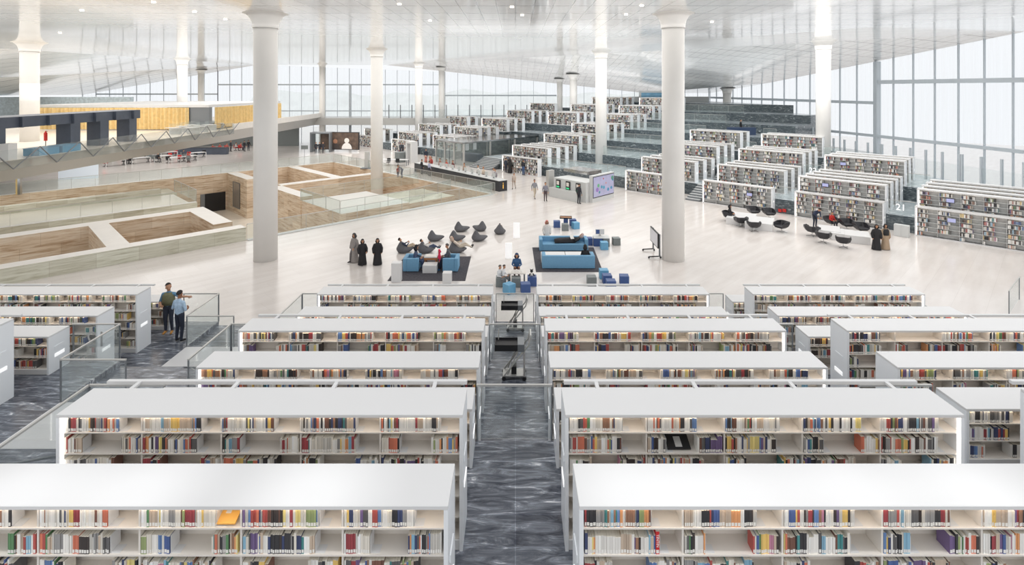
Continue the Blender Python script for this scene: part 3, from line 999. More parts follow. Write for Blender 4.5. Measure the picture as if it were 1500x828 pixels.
# guards on the terrace fronts of the wing
for ai, (v0, v1) in enumerate(((8.7, 7.15), (16.3, 14.85))):
    g2 = uvguard(46.25, v0, 46.25, v1, TH, 'glass guard with a white number on the wing terrace, %s' % ['right of the robed women', 'behind the lounge chairs'][ai], group='wing guards', h=1.0)
    if ai == 0: txt('number_decal', '21', 0.62, g2, (0.72, -0.012, 0.55), (PI / 2, 0, 0), M['sign'], 0.002)
    if False: txt('number_decal', '22', 0.62, g2, (0.72, -0.012, 0.55), (PI / 2, 0, 0), M['sign'], 0.002)
for k in range(6):
    u = max(TU[k], 46.6) + 0.1
    nm = TW[k + 1]
    uvguard(u, 42.0, u, 31.0, TH * (k + 1), 'greenish glass guard on the open %s, beside the big right pillar' % nm, mat='fglass', group='wing guards', h=1.05)
    if k in (1, 2, 3):
        for (va, vb, nn) in ((24.1, 22.7, 'a'), (16.3, 14.9, 'b'), (8.7, 7.2, 'c')):
            if uv_level(u, va) == TH * (k + 1) and len(inside([(u, va), (u + .1, va), (u + .1, vb), (u, vb)], 2)) > 2:
                g2 = uvguard(u, va, u, vb, TH * (k + 1), 'short glass guard in the %s aisle of the wing, %s' % ({'a': 'left-hand', 'b': 'middle', 'c': 'right-hand'}[nn], nm), mat='fglass', group='wing guards')
                if k == 1 and nn == 'b': txt('number_decal', '22', 0.62, g2, (0.72, -0.012, 0.55), (PI / 2, 0, 0), M['sign'], 0.002)


def stair(name, u0, u1, v0, v1, z0, z1, n, label):
    m = MB()
    for i in range(n):
        a = u0 + (u1 - u0) * i / n
        m.box(a, u1, v0, v1, z0, z0 + (z1 - z0) * (i + 1) / n, 0, None, None, 1)
    o = m.build(name, [M['dsteel'], M['steps']], None, False, None, U45)
    return tag(o, label, 'stairs')


stair('stairs', 45.6, 48.2, 22.6, 23.95, 0, TH, 7, 'short flight of pale steps up to the wing terrace, behind lounge chairs')
stair('stairs', 45.2, 47.9, 49.5, 53.5, 0, TH, 8, 'wide striped steps beside the glass pavilion')
stair('stairs', 46.0, 48.6, 69.3, 70.6, 0, TH, 7, 'narrow steps beside the security gate')
for k, nm in ((1, 'first'), (2, 'second')):
    for vv, cn in ((22.6, 'left-hand'), (14.9, 'middle')):
        stair('stairs', TU[k] - 1.6, TU[k], vv + .1, vv + 1.3, TH * k, TH * (k + 1), 6, 'pale steps rising from the %s wing terrace in its %s aisle' % (nm, cn))

# ------------------------------------------------------------------ facades
def facade(name, P, Q, z0, zt, pitch, mull_z, zmax=None, pw=0.10):
    """glazed wall from P to Q; zt = (top at P, top at Q)"""
    P = Vector((*P, 0)); Q = Vector((*Q, 0)); d = Q - P; L = d.length
    e_ = bpy.data.objects.new(name, None); C.objects.link(e_); e_.location = P; e_.rotation_euler.z = math.atan2(d.y, d.x); e_['kind'] = 'structure'
    m = MB(); m.quad([(0, 0, z0), (L, 0, z0), (L, 0, zt[1] + .3), (0, 0, zt[0] + .3)]); o = m.build('pane', [M['frit']], e_)
    m = MB(); n = int(L / pitch)
    for k in range(n + 1):
        x = L * k / n; z = zt[0] + (zt[1] - zt[0]) * k / n
        m.box(x - pw / 2, x + pw / 2, -0.16, 0.02, z0, z + .3)
    for (zz, a, b, th) in mull_z:
        m.box(L * a, L * b, -0.2, 0.04, zz - th / 2, zz + th / 2)
    m.build('window_frame', [M['mull']], e_)
    return e_


fx = lambda Y: FX0 + FSL * Y
facade('window_1', (fx(101), 101), (fx(62.5), 62.5), 0.0, (9.4, 13.1), 2.6, [(8.38, 0, 1, 0.34), (4.6, 0.4, 1, 0.3)])
facade('window_2', (fx(62.5), 62.5), (fx(30), 30), 0.0, (13.1, 17.0), 2.45, [(10.75, 0, 1, 0.42), (4.6, 0, 1, 0.32)])
t = MB(); t.box(-0.25, 0.25, -0.5, 0.1, 0, 13.1); struct('trim_1', t, M['mull']).location = (fx(62.5), 62.5, 0)
facade('window_3', (-13, 101), (36, 101), 0.0, (12.8, 9.2), 2.3, [(8.75, 0.0, 0.42, 0.25), (5.0, 0, 1, 0.2)], pw=0.06)
facade('window_4', (-55, 101), (-13, 101), 0.0, (14.4, 12.8), 2.2, [(10.75, 0.0, 1, 0.25), (5.9, 0, 1, 0.18)], pw=0.06)
facade('window_5', (-80, 101), (-55, 101), 0.0, (9.2, 14.4), 2.4, [(9.0, 0.1, 1, 0.25)], pw=0.06)
m = MB(); m.box(-0.2, 0.2, -0.3, 0, 0, 10.7); struct('trim_2', m, M['mull']).location = (-30.5, 101, 0)
# hazy low hills seen through the glass
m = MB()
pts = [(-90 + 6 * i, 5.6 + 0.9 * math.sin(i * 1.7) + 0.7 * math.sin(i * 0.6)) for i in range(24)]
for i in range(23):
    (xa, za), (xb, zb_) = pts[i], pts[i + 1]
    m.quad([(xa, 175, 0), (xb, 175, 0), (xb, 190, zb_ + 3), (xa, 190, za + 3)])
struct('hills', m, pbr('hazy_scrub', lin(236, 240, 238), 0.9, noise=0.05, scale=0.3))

# ------------------------------------------------------------------ ceiling
mb = MB()
CZ = 14.4
F1 = (-24, 101.2, CZ); F2 = (30, 33, CZ); A_ = (fx(46.7) + .2, 46.7, 14.9); B_ = (fx(83) + .2, 83, 10.9); E1 = (24, 101.2, 9.2); E2 = (36.2, 101.2, 9.2)
A0 = (fx(30) + .2, 30, 16.6)
L1 = (-48, 101.2, CZ); L2 = (-56, 60, CZ); L3 = (-80, 101.2, 8.9); L4 = (-110, 60, 8.6)
N0 = (60, 20, CZ); NW = (-70, 20, CZ)
mb.quad([F1, L1, L2, (-56, 20, CZ), (30, 20, CZ), F2])
mb.quad([F2, (30, 20, CZ), (fx(20), 20, 15.6), A0]); mb.quad([F2, A0, A_]); mb.quad([F2, A_, F1]); mb.quad([F1, A_, B_]); mb.quad([F1, B_, E1]); mb.quad([B_, E2, E1])
mb.quad([L1, L3, L4, L2]); mb.quad([L2, L4, (-110, 20, 9.5), (-56, 20, CZ)])
CEIL = struct('ceiling', mb, M['ceil'])


def ceil_at(x, y):
    r_ = CEIL.ray_cast(Vector((x, y, 0)), Vector((0, 0, 1)))
    return r_[1].z if r_[0] else CZ


bpy.context.view_layer.update()
# ------------------------------------------------------------------ columns
COLUMNS = [(389, 32.0, 0.66, 0, 'thick white column standing nearest on the left, beside the sunken court'), (986, 32.0, 0.64, 0, 'thick white column standing nearest on the right, behind the rolling screen'),
           (552, 60.5, 0.65, PZ, 'white column rising out of the sunken court'), (880.5, 65, 0.67, 0, 'white column standing behind the self-service block'),
           (613.5, 93, 0.62, 0, 'slim white column behind the security gate'), (840, 92, 0.62, 2.2, 'slim white column among the far bookcases'),
           (1206, 54, 0.66, 2.2, 'white column near the window wall on the right, among bookcases'), (1065, 92, 0.66, 4, 'distant white column beside the far right window wall'),
           (43.5, 52, 0.74, 4.9, 'white column standing on the upper deck by the slate frame'), (267, 80, 0.66, 4.9, 'white column rising behind the yellow curtains'),
           (294.5, 98, 0.5, 0, 'thin distant column behind the yellow curtains'), (472, 96, 0.5, 0, 'thin distant column at the tip of the upper deck'),
           (647, 98, 0.53, 0, 'thin distant column in front of the back window wall'), (820, 97, 0.5, 2, 'thin distant column at the back of the bookcases')]
for (px, Y, r, z0, lab) in COLUMNS:
    X = (px - CX) * Y / F
    zt = ceil_at(X, Y)
    t = thing('column', lab, 'column', (X, Y, z0), 0, 'white round columns'); t['kind'] = 'thing'
    h = zt - z0
    hc = 0.85 if r > 0.55 else 0.6
    m = MB(); m.lathe([(r, 0), (r, h - hc)], 48); m.build('shaft', [M['col']], t, True)
    m = MB()
    pr = [(r * 1.08, h - hc - 0.02), (r * 1.08, h - hc + 0.06)]
    for i in range(9):
        a = i / 8 * PI / 2
        pr.append((r * 1.08 + 0.95 * r * (1 - math.cos(a)) , h - hc + 0.06 + (hc - 0.05) * math.sin(a)))
    pr.append((r * 2.05, h + 0.01))
    m.lathe(pr, 48); m.build('capital', [M['col']], t, True)
# glowing discs put in for the reflections of warm lamps
for i, (px, py) in enumerate([(225, 3), (120, 15), (285, 17), (88, 48), (330, 28), (585, 6), (630, 30), (750, 10), (765, 22), (940, 8), (917, 21), (1043, 32)]):
    Y = F * (CZ - H) / (HY - py); X = (px - CX) * Y / F
    m = MB(); m.lathe([(0.10, -0.03), (0.10, 0.0)], 16); ob = m.build('lamp_reflection', [M['led']], None, False, (X, Y, ceil_at(X, Y) - 0.005))
    tag(ob, 'glowing disc for a warm lamp reflection in the shiny ceiling, %s from the left' % ORD[sorted([225, 120, 285, 88, 330, 585, 630, 750, 765, 940, 917, 1043]).index(px)], 'lamp reflection', 'warm lamp reflections')
# ------------------------------------------------------------------ upper deck on the left
MX, MZ = -34.0, 5.0
mb = MB()
# deck slab with sloping steel soffit (section extruded along Y)
sec = [(MX, MZ + 0.15), (MX - 0.5, MZ), (-95, MZ), (-95, MZ - 0.5), (MX - 6, MZ - 0.7), (MX - 1.0, MZ - 1.35)]
m = MB(); ya, yb = 30, 97
i0 = len(m.v)
m.v += [(x, ya, z) for x, z in sec] + [(x, yb, z) for x, z in sec]
n = len(sec)
m.f.append(tuple(range(n))); m.m.append(0); m.c.append(None)
m.f.append(tuple(reversed(range(n, 2 * n)))); m.m.append(0); m.c.append(None)
for k in range(n):
    m.f.append((k, n + k, n + (k + 1) % n, (k + 1) % n)); m.m.append(1 if k in (0, 1) else 0); m.c.append(None)
struct('floor', m, [M['steel'], M['beige']])
# solid white kerb on the far half of the deck edge
m = MB(); m.box(MX - 0.2, MX + 0.02, 66, 97, MZ, MZ + 0.75); struct('trim_3', m, M['stonewhite'])
# zigzag balustrade
t = thing('zigzag_balustrade', 'glass balustrade with steel zigzag frame along the upper deck edge', 'balustrade', (MX, 30, MZ + .15))
m = MB(); m.box(-0.012, 0.012, 0, 36, -0.6, 0.75); m.build('pane', [M['glass']], t)
m = MB()
y = 0.0; up = True; st_ = 1.75
while y < 36:
    a, b_ = (-0.6, 0.75) if up else (0.75, -0.6)
    m.tube((0.1 + (0.18 if not up else -0.1), y, a), (0.1 + (-0.1 if not up else 0.18), y + st_, b_), 0.04, n=6)
    y += st_; up = not up
m.build('zigzag_frame', [M['dsteel']], t)
# deck along the back facade
m = MB(); m.box(-36, 6, 94.5, 100.8, 3.7, 4.9); struct('floor', m, M['steel'])
t = thing('glass_screen', 'row of dark upright posts with glass along the back window wall', 'glass screen', (-22, 95, 4.9))
m = MB(); m.box(0, 27, -0.01, 0.01, 0, 1.5); m.build('pane', [M['glass']], t)
for k in range(14):
    m = MB(); m.box(-0.07 + 2.0 * k, 0.07 + 2.0 * k, -0.08, 0.08, 0, 2.3); m.build('post', [M['dsteel']], t)
# marble ledge and posts along the right window wall
m = MB(); m.prism([(fx(36) - 3.0, 36), (fx(36) - 0.3, 36), (fx(68) - 0.3, 68), (fx(68) - 3.0, 68)], 0, TH - .002, 0, 1); m.prism([(fx(68) - 3.0, 68), (fx(68) - 0.3, 68), (fx(90) - 0.3, 90), (fx(90) - 3.0, 90)], 0, 2 * TH - .002, 0, 1); struct('floor', m, [M['wallmarble'], M['sheenmarble']])
for si, (Ya, Yb) in enumerate(((41, 50), (50, 59), (59, 68), (68, 77), (77, 86))):
    n = 6
    Xm, Ym = fx((Ya + Yb) / 2) - 2.2, (Ya + Yb) / 2
    u = (Xm + Ym) * RT; v = (Ym - Xm) * RT
    z = TH if Yb < 70 else 2 * TH
    P = Vector((fx(Ya) - 2.2, Ya, z)); Q = Vector((fx(Yb) - 2.2, Yb, z)); d = Q - P; L = d.length
    t = thing('glass_screen', 'glass screen with upright grey posts by the right window wall, %s section from the front' % ORD[si], 'glass screen', P, math.atan2(d.y, d.x), 'window wall screens')
    m = MB(); m.box(0, L, -0.01, 0.01, 0, 1.9); m.build('pane', [M['glass']], t)
    for k in range(n):
        m = MB(); x = (L - .2) * k / (n - 1) + .1; m.box(x - 0.08, x + 0.08, -0.09, 0.09, 0, 2.9); m.build('post', [M['mull']], t)


def waves(mb_, x0, x1, y, z0, z1, amp, pitch, axis='x'):
    n = int((x1 - x0) / pitch * 6)
    for k in range(n):
        a, b_ = x0 + (x1 - x0) * k / n, x0 + (x1 - x0) * (k + 1) / n
        f_ = lambda s: y + amp * math.sin(2 * PI * s / pitch) + amp * 0.5 * math.sin(2 * PI * s / (pitch * 2.7))
        if axis == 'x': mb_.quad([(a, f_(a), z0), (b_, f_(b_), z0), (b_, f_(b_), z1), (a, f_(a), z1)])
        else: mb_.quad([(f_(a), a, z0), (f_(b_), b_, z0), (f_(b_), b_, z1), (f_(a), a, z1)])


# curtain room
cy, cxx = 66.0, -37.0
t = thing('curtain_rail_roof', 'flat white roof slab over the yellow curtained room on the upper deck', 'roof', (0, 0, 0))
m = MB(); m.box(-58, cxx, cy - .2, 86, 7.75, 8.05); m.build('slab', [M['white']], t)
m = MB(); m.box(-42.0, cxx + .02, cy - .1, cy + .6, MZ, 7.75); m.build('corner_panel', [M['dsteel']], t)
m = MB(); waves(m, -57.5, -39.3, cy - 0.3, MZ + .1, 7.72, 0.13, 0.5)
tag(m.build('curtain', [M['gold']]), 'golden yellow pleated curtain on the front of the upper deck room', 'curtain', 'golden curtains')
m = MB(); waves(m, cy + 1.0, 86, cxx + .15, MZ + .1, 7.72, 0.13, 0.5, 'y')
tag(m.build('curtain', [M['gold']]), 'golden yellow pleated curtain on the side of the upper deck room, beside the thick column', 'curtain', 'golden curtains')
# dark stone wall and lit strip far behind
m = MB(); m.box(-95, -65, 92, 93, MZ, 8.6); struct('wall_left', m, pbr('blue_grey_stone', lin(176, 190, 198), 0.5, noise=0.18, scale=2.5))
# slate portal frame
t = thing('portal_frame', 'dark slate steel portal frame standing on the upper deck', 'portal frame', (0, 0, 0))
fxx = -36.6
posts = [(90, 210, 45.5), (137, 206, 48.5), (185, 200, 52.0)]
m = MB(); m.box(-39.0, -36.4, 31, 53.0, 7.15, 7.95)
for k in range(9): m.box(-36.4, -36.15, 33 + 2.35 * k, 33.12 + 2.35 * k, 7.15, 7.95)
m.build('beam', [M['slate']], t)
for yy in (38.5, 45.2, 48.4, 52.0):
    m = MB(); m.box(-37.6, -36.4, yy - 0.5, yy + 0.5, MZ, 7.15); m.build('post', [M['slate']], t)


# small furniture on the deck: low blue cases, white stands, fire extinguisher, round stools
def simple(name, lab, cat, mb_, mat, loc=(0, 0, 0), rz=0, group=None, smooth=False, bev=0):
    o = mb_.build(name, [mat], None, smooth, loc, rz)
    if bev: bevel(o, bev)
    return tag(o, lab, cat, group)


for i, yy in enumerate((41.5, 43.6)):
    t = thing('display_case', 'low pale-blue glazed case on the upper deck, %s of two by the balustrade' % ('nearer' if i == 0 else 'farther'), 'display case', (-36.0, yy, MZ), 0, 'blue cases')
    m = MB(); m.box(-0.6, 0.6, -0.9, 0.9, 0, 0.5); m.build('body', [M['lblue']], t)
    m = MB(); m.box(-0.62, 0.62, -0.92, 0.92, 0.5, 0.54); m.build('case_lid', [M['blue']], t)
m = MB(); m.box(-0.35, 0.35, -0.35, 0.35, 0, 1.15)
simple('plinth', 'white stand at the left end of the upper deck', 'plinth', m, M['white'], (-35.6, 38.3, MZ), bev=0.01)
t = thing('fire_extinguisher', 'red fire extinguisher on a stand by the upper deck column', 'fire extinguisher', (-40.6, 47.2, MZ))
m = MB(); m.lathe([(0.01, 0.5), (0.13, 0.5), (0.13, 1.15), (0.05, 1.28), (0.04, 1.35)], 14); m.build('cylinder_body', [M['red']], t, True)
m = MB(); m.tube((0, 0, 0), (0, 0, 0.5), 0.03); m.tube((0, 0, 1.35), (0.15, 0, 1.3), 0.02); m.build('valve', [M['blk']], t)
for i in range(9):
    yy = 60 + 1.3 * i
    t = thing('study_desk', 'white glass-screened desk on the upper deck, %s in line' % ORD[i], 'desk', (-35.6 - 0.25 * i - (i % 2) * 1.6, yy - 1.5 * (i % 2), MZ), 0, 'upper deck desks')
    m = MB(); m.box(-0.7, 0.7, -0.4, 0.4, 0.70, 0.74); m.build('desk_top', [M['white']], t)
    m = MB(); m.box(-0.7, 0.7, 0.36, 0.4, 0.0, 0.70); m.build('front_panel', [M['steps']], t)
    m = MB(); m.box(-0.7, 0.7, 0.385, 0.4, 0.74, 1.15); m.build('desk_screen', [M['glass']], t)

# ------------------------------------------------------------------ study desks under the deck
tab = MB()


def desk_proto():
    t = thing('study_desk', 'x', 'desk'); ks = []
    m = MB(); m.box(-1.1, 1.1, -0.6, 0.6, 0.71, 0.75); ks.append((m.build('desk_top', [M['white']], t), []))
    for sx_ in (-1, 1):
        m = MB(); m.box(sx_ * 1.06 - .04, sx_ * 1.06 + .04, -0.58, -0.5, 0, 0.71); m.box(sx_ * 1.06 - .04, sx_ * 1.06 + .04, 0.5, 0.58, 0, 0.71); m.box(sx_ * 1.06 - .04, sx_ * 1.06 + .04, -.58, .58, .66, .71)
        ks.append((m.build('leg', [M['white']], t), []))
    t['used'] = 0
    return proto(t, ks)


def chair_proto(mat, nm):
    t = thing('task_chair', 'x', 'chair'); ks = []
    m = MB(); m.box(-0.25, 0.25, -0.25, 0.25, 0.44, 0.50); o = m.build('seat', [mat], t); bevel(o, 0.03); ks.append((o, []))
    m = MB(); m.box(-0.24, 0.24, 0.22, 0.28, 0.55, 0.98); o = m.build('backrest', [mat], t); bevel(o, 0.03); ks.append((o, []))
    m = MB(); m.tube((0, 0, 0.1), (0, 0, 0.44), 0.035); m.tube((0, .24, .46), (0, .26, .6), .025)
    for k in range(5):
        a = 2 * PI * k / 5; m.tube((0, 0, 0.11), (0.28 * math.cos(a), 0.28 * math.sin(a), 0.05), 0.022, n=6)
    ks.append((m.build('base', [M['blk']], t), []))
    t['used'] = 0
    return proto(t, ks)


def place(p, loc, rz, lab, group=None):
    if not p['used']:
        p['used'] = 1; p.location = loc; p.rotation_euler.z = rz; p['label'] = lab
        if group: p['group'] = group
        return p
    return dup(p, loc, rz, lab, group)


DP = desk_proto(); CPR = chair_proto(M['red'], 'red'); CPD = chair_proto(M['gcube'], 'grey'); CPB = chair_proto(M['blk'], 'black')
spots = [(168, 243), (205, 239), (237, 236), (210, 232), (188, 228), (150, 236), (258, 238), (246, 230), (275, 236), (288, 231), (232, 225), (262, 224), (162, 231)]
for i, (px, py) in enumerate(spots):
    q = G(px, py)
    place(DP, q, U45 + 0.1, 'white study desk below the upper deck, %s of its cluster counted from the left' % ORD[sorted(s[0] for s in spots).index(px)], 'study desks below the deck')
    for j, (dx, dy) in enumerate(((-0.5, -0.95), (0.5, 0.95))):
        pr = (CPR, CPD, CPB)[(i * 2 + j * 2 + (i // 3)) % 3]
        cw = ('red', 'grey', 'black')[(i * 2 + j * 2 + (i // 3)) % 3]
        place(pr, q + Vector((dx, dy, 0)), (PI if j == 0 else 0) + 0.4, '%s task chair at the %s study desk from the left, its %s side' % (cw, ORD[sorted(s[0] for s in spots).index(px)], 'near' if j == 0 else 'far'), 'chairs at the study desks')
t = thing('service_counter', 'dark grey counter below the upper deck behind the study desks', 'counter', G(290, 226), 0.0)
m = MB(); m.box(-4.5, 4.5, -0.4, 0.4, 0, 1.0); m.build('counter_body', [M['slate']], t)
m = MB(); m.box(-4.55, 4.55, -0.45, 0.45, 1.0, 1.05); m.build('counter_top', [M['deskblk']], t)
m = MB(); m.box(-95, -38, 95.5, 96, 0, 4); struct('wall_rear', m, M['gcube'])
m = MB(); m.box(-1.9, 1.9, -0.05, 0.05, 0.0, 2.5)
simple('whiteboard', 'pale translucent panel standing below the upper deck, left of the study desks', 'panel', m, pbr('added_glow_panel', lin(206, 214, 222), 0.3, emit=lin(206, 214, 222), estr=0.35), G(115, 262), 0.25)  # faint glow added to the panel, since the deck lights miss it
for i, px in enumerate((24, 30)):
    pass
m = MB(); m.box(-0.12, 0.12, -0.12, 0.12, 0, 4.0)
simple('support_post', 'slim post with a yellow edge holding the upper deck at the far left', 'post', m, M['chrome'], G(29, 285), 0)
m = MB(); m.box(-0.3, -0.12, -0.12, 0.12, 0, 4.0); bpy.data.objects['support_post']['label'] = 'slim steel post with yellow edge under the left of the upper deck'
m.build('edge_strip', [M['gold']], bpy.data.objects['support_post'])

# ------------------------------------------------------------------ pavilion, gate, screens, service blocks
t = thing('glass_pavilion', 'glass pavilion with flat metal roof and entrance doors', 'pavilion', uv2xy(45.3, 57.7), U45)
m = MB(); m.box(-0.2, 14.5, -3.05, 3.05, 2.85, 3.05); m.build('roof', [M['chrome']], t)
for (a, b_) in ((0, -2.95), (0, 2.95), (0, -1), (0, 1), (14, -2.95), (14, 2.95), (4.6, -2.95), (9.3, -2.95), (4.6, 2.95), (9.3, 2.95)):
    m = MB(); m.box(a - 0.1, a + 0.1, b_ - 0.1, b_ + 0.1, 0, 2.85); m.build('post', [M['steel']], t)
m = MB(); m.box(-0.02, 0.02, -2.85, 2.85, 0, 2.85); m.box(0, 14, -2.97, -2.93, 0, 2.85); m.box(0, 14, 2.93, 2.97, 0, 2.85); m.build('pane', [M['fglass']], t)
m = MB()
for vv in (-0.5, 0.5): m.box(-0.06, 0.0, vv - 0.45, vv + 0.45, 2.4, 2.5); m.box(-0.06, 0, vv - .47, vv - .42, 0, 2.4)
m.build('door_frame', [M['dsteel']], t)
m = MB(); m.box(2, 3, -2.0, 1.5, 0, 1.1); area('pavilion_fill', uv2xy(52, 57.7, 2.7), (0, 0, U45), 10, 5, 90); simple('pavilion_counter', 'dark counter inside the glass pavilion', 'counter', m, M['slate'], uv2xy(46.5, 57.7), U45)  # the area light is an added fill for the dark interior

t = thing('security_gate', 'white upright security gate by the distant slim column', 'security gate', G(603, 238), U45)
for s in (-1, 1):
    m = MB(); m.box(-0.5, 0.5, s * 0.55 - 0.18, s * 0.55 + 0.18, 0, 2.6); bevel(m.build('side_panel', [M['white']], t), 0.02)
m = MB(); m.box(-0.5, 0.5, -0.7, 0.7, 2.6, 2.85); m.build('top_panel', [M['white']], t)
m = MB(); m.box(-0.9, 0.9, -0.6, 0.6, 0, 1.35)
simple('scanner', 'grey and black bag scanner beside the security gate', 'scanner', m, M['gcube'], G(590, 237), U45, bev=0.04)
t = thing('inspection_table', 'white table with black chairs left of the security gate', 'table', G(574, 242), -0.1)
m = MB(); m.box(-2.2, 2.2, -0.5, 0.5, 0.72, 0.77); m.build('table_top', [M['white']], t)
for a in (-2.1, 2.1):
    for b_ in (-0.42, 0.42):
        m = MB(); m.box(a - .04, a + .04, b_ - .04, b_ + .04, 0, 0.72); m.build('leg', [M['dsteel']], t)
for i, px in enumerate((569, 583)):
    place(CPB, G(px, 243), PI * i, 'black chair at the white table left of the security gate, %s one' % ('left' if i == 0 else 'right'), 'chairs at the inspection table')

t = thing('portrait_screen', 'large dark video screen showing a speaker, far left of the bookcases', 'screen', G(498, 222), -0.12)
m = MB(); m.box(-3.2, 3.2, -0.15, 0.15, 0.3, 3.1); m.build('screen_frame', [M['blk']], t)
m = MB(); m.box(-3.1, 3.1, -0.16, -0.15, 0.4, 3.0); m.build('picture', [pbr('dim_picture', lin(92, 76, 66), 0.4, noise=0.5, scale=1.3)], t)
for (cx_, s_, hc_, bc_) in ((1.2, 1.0, (232, 228, 222), (236, 232, 228)), (-0.7, 0.9, (168, 122, 96), (70, 62, 60))):
    m = MB(); i0 = len(m.v)
    pts_ = [(cx_ + 0.85 * s_ * math.cos(a_), 0.42 + 1.0 * s_ * math.sin(a_)) for a_ in [PI * k / 14 for k in range(15)]]
    m.quad([(x_, -0.163, z_) for x_, z_ in reversed(pts_)]); m.build('speaker_shoulders', [cmat(*bc_)], t)
    m = MB(); m.tube((cx_, -0.163, 0.42 + 1.35 * s_), (cx_, -0.17, 0.42 + 1.35 * s_), 0.4 * s_, n=20); m.build('speaker_head', [cmat(*hc_)], t)
t = thing('glass_booth', 'small dark entrance booth left of the portrait screen', 'booth', G(472, 222), 0)
m = MB(); m.box(-1.6, 1.6, -1, 1, 2.9, 3.1); m.build('roof', [M['dsteel']], t)
for s in (-1, 1):
    m = MB(); m.box(s * 1.5 - .1, s * 1.5 + .1, -1, 1, 0, 2.9); m.build('side_panel', [M['dsteel']], t)
m = MB(); m.box(-1.4, 1.4, 0.9, 0.95, 0, 2.9); m.build('pane', [M['fglass']], t)
t = thing('info_totem', 'grey upright information totem behind the sunken court', 'totem', G(538, 247), 0)
m = MB(); m.box(-0.3, 0.3, -0.12, 0.12, 0.1, 2.1); m.build('body', [M['steps']], t)
m = MB(); m.box(-0.75, 0.75, -0.5, 0.5, 0, 0.1); m.build('foot', [M['dsteel']], t)
t = thing('sign_stand', 'grey sign board on a thin pole at the far court corner', 'sign', G(446, 232), 0)
m = MB(); m.tube((0, 0, 0), (0, 0, 1.4), 0.03); m.build('pole', [M['dsteel']], t)
m = MB(); m.box(-0.5, 0.5, -0.03, 0.03, 1.3, 1.85); m.build('board', [M['gcube']], t)

# long dark service desk
dv = Vector((math.cos(-U45 - 0.13), math.sin(-U45 - 0.13), 0))
pA = G(607, 251); pB = G(731, 281); ang = math.atan2((pB - pA).y, (pB - pA).x); DL = (pB - pA).length
t = thing('service_desk', 'long dark service desk with a glowing letter i on its end', 'desk', pA, ang)
m = MB(); m.box(0, DL, 0, 1.0, 0, 1.02); m.build('desk_body', [M['deskblk']], t)
m = MB(); m.box(-0.03, DL + .03, -0.03, 1.03, 1.02, 1.06); m.build('desk_top', [M['steps']], t)
txt('letter', 'i', 0.9, t, (DL + 0.012, 0.5, 0.52), (PI / 2, 0, PI / 2), pbr('gold_letter', lin(236, 184, 84), 0.5, emit=lin(236, 184, 84), estr=0.6), 0.01)
for i in range(9):
    x = DL * (0.30 + 0.075 * i)
    p = pA + Matrix.Rotation(ang, 3, 'Z') @ Vector((x, 0.62, 1.06))
    tm = thing('monitor', 'pale computer monitor on the dark service desk, %s from the far end' % ORD[i], 'monitor', p, ang, 'monitors on the service desk')
    m = MB(); m.box(-0.26, 0.26, -0.02, 0.02, 0.1, 0.48); m.build('screen', [M['steps']], tm)
    m = MB(); m.box(-0.04, 0.04, -0.02, 0.02, 0, 0.12); m.box(-0.12, 0.12, -0.09, 0.09, 0, 0.015); m.build('stand', [M['dsteel']], tm)

# self-service block
pA2, pB2 = G(806, 288), G(853, 298.5)
ang2 = math.atan2((pB2 - pA2).y, (pB2 - pA2).x); BL = (pB2 - pA2).length
t = thing('self_service_block', 'pale metal self-service block with three dark lit kiosks', 'kiosk', pA2, ang2)
m = MB(); m.box(0, BL, 0.45, 2.4, 0, 1.75); m.build('block_body', [M['steps']], t)
m = MB(); m.box(-0.15, BL * 0.86, 0.0, 0.5, 0, 0.85); m.build('counter', [M['steps']], t)
for k in range(3):
    x = BL * (0.16 + 0.31 * k)
    m = MB(); m.box(x - 0.26, x + 0.26, 0.36, 0.45, 0.75, 1.6); o = m.build('kiosk_frame', [M['blk']], t)
    m = MB(); m.box(x - 0.16, x + 0.16, 0.345, 0.36, 1.15, 1.5); m.build('kiosk_screen', [M['cream']], o)
    m = MB(); m.box(x - 0.18, x + 0.18, 0.345, 0.36, 0.92, 1.04); m.build('kiosk_light', [pbr('green_light', lin(60, 190, 130), 0.4, emit=lin(60, 200, 130), estr=0.7)], o)
t = thing('pier_panel', 'tall brushed metal pier and flat canopy behind the self-service block', 'pier', pA2, ang2)
m = MB(); m.box(-0.9, -0.5, 0.3, 1.0, 0, 2.3); m.build('body', [M['steel']], t)
m = MB(); m.box(-0.9, 2.2, 2.6, 4.6, 2.0, 2.3); m.build('canopy', [M['chrome']], t)
pA3, pB3 = G(868, 297.5), G(899.5, 289)
ang3 = math.atan2((pB3 - pA3).y, (pB3 - pA3).x); SL = (pB3 - pA3).length
t = thing('display_wall', 'large lilac display wall with coloured circles beside the self-service block', 'display', pA3, ang3)
m = MB(); m.box(0, SL, 0.02, 0.35, 0, 2.35); m.build('display_frame', [M['steps']], t)
m = MB(); m.box(0.08, SL - .06, -0.015, 0.02, 0.38, 2.25); m.build('display_bezel', [M['blk']], t)
m = MB(); m.box(0.12, SL - .1, -0.03, -0.015, 0.45, 2.2); o = m.build('display_picture', [pbr('lilac_screen', lin(176, 176, 206), 0.3, noise=0.1, scale=1.5, emit=lin(182, 180, 214), estr=0.02)], t)
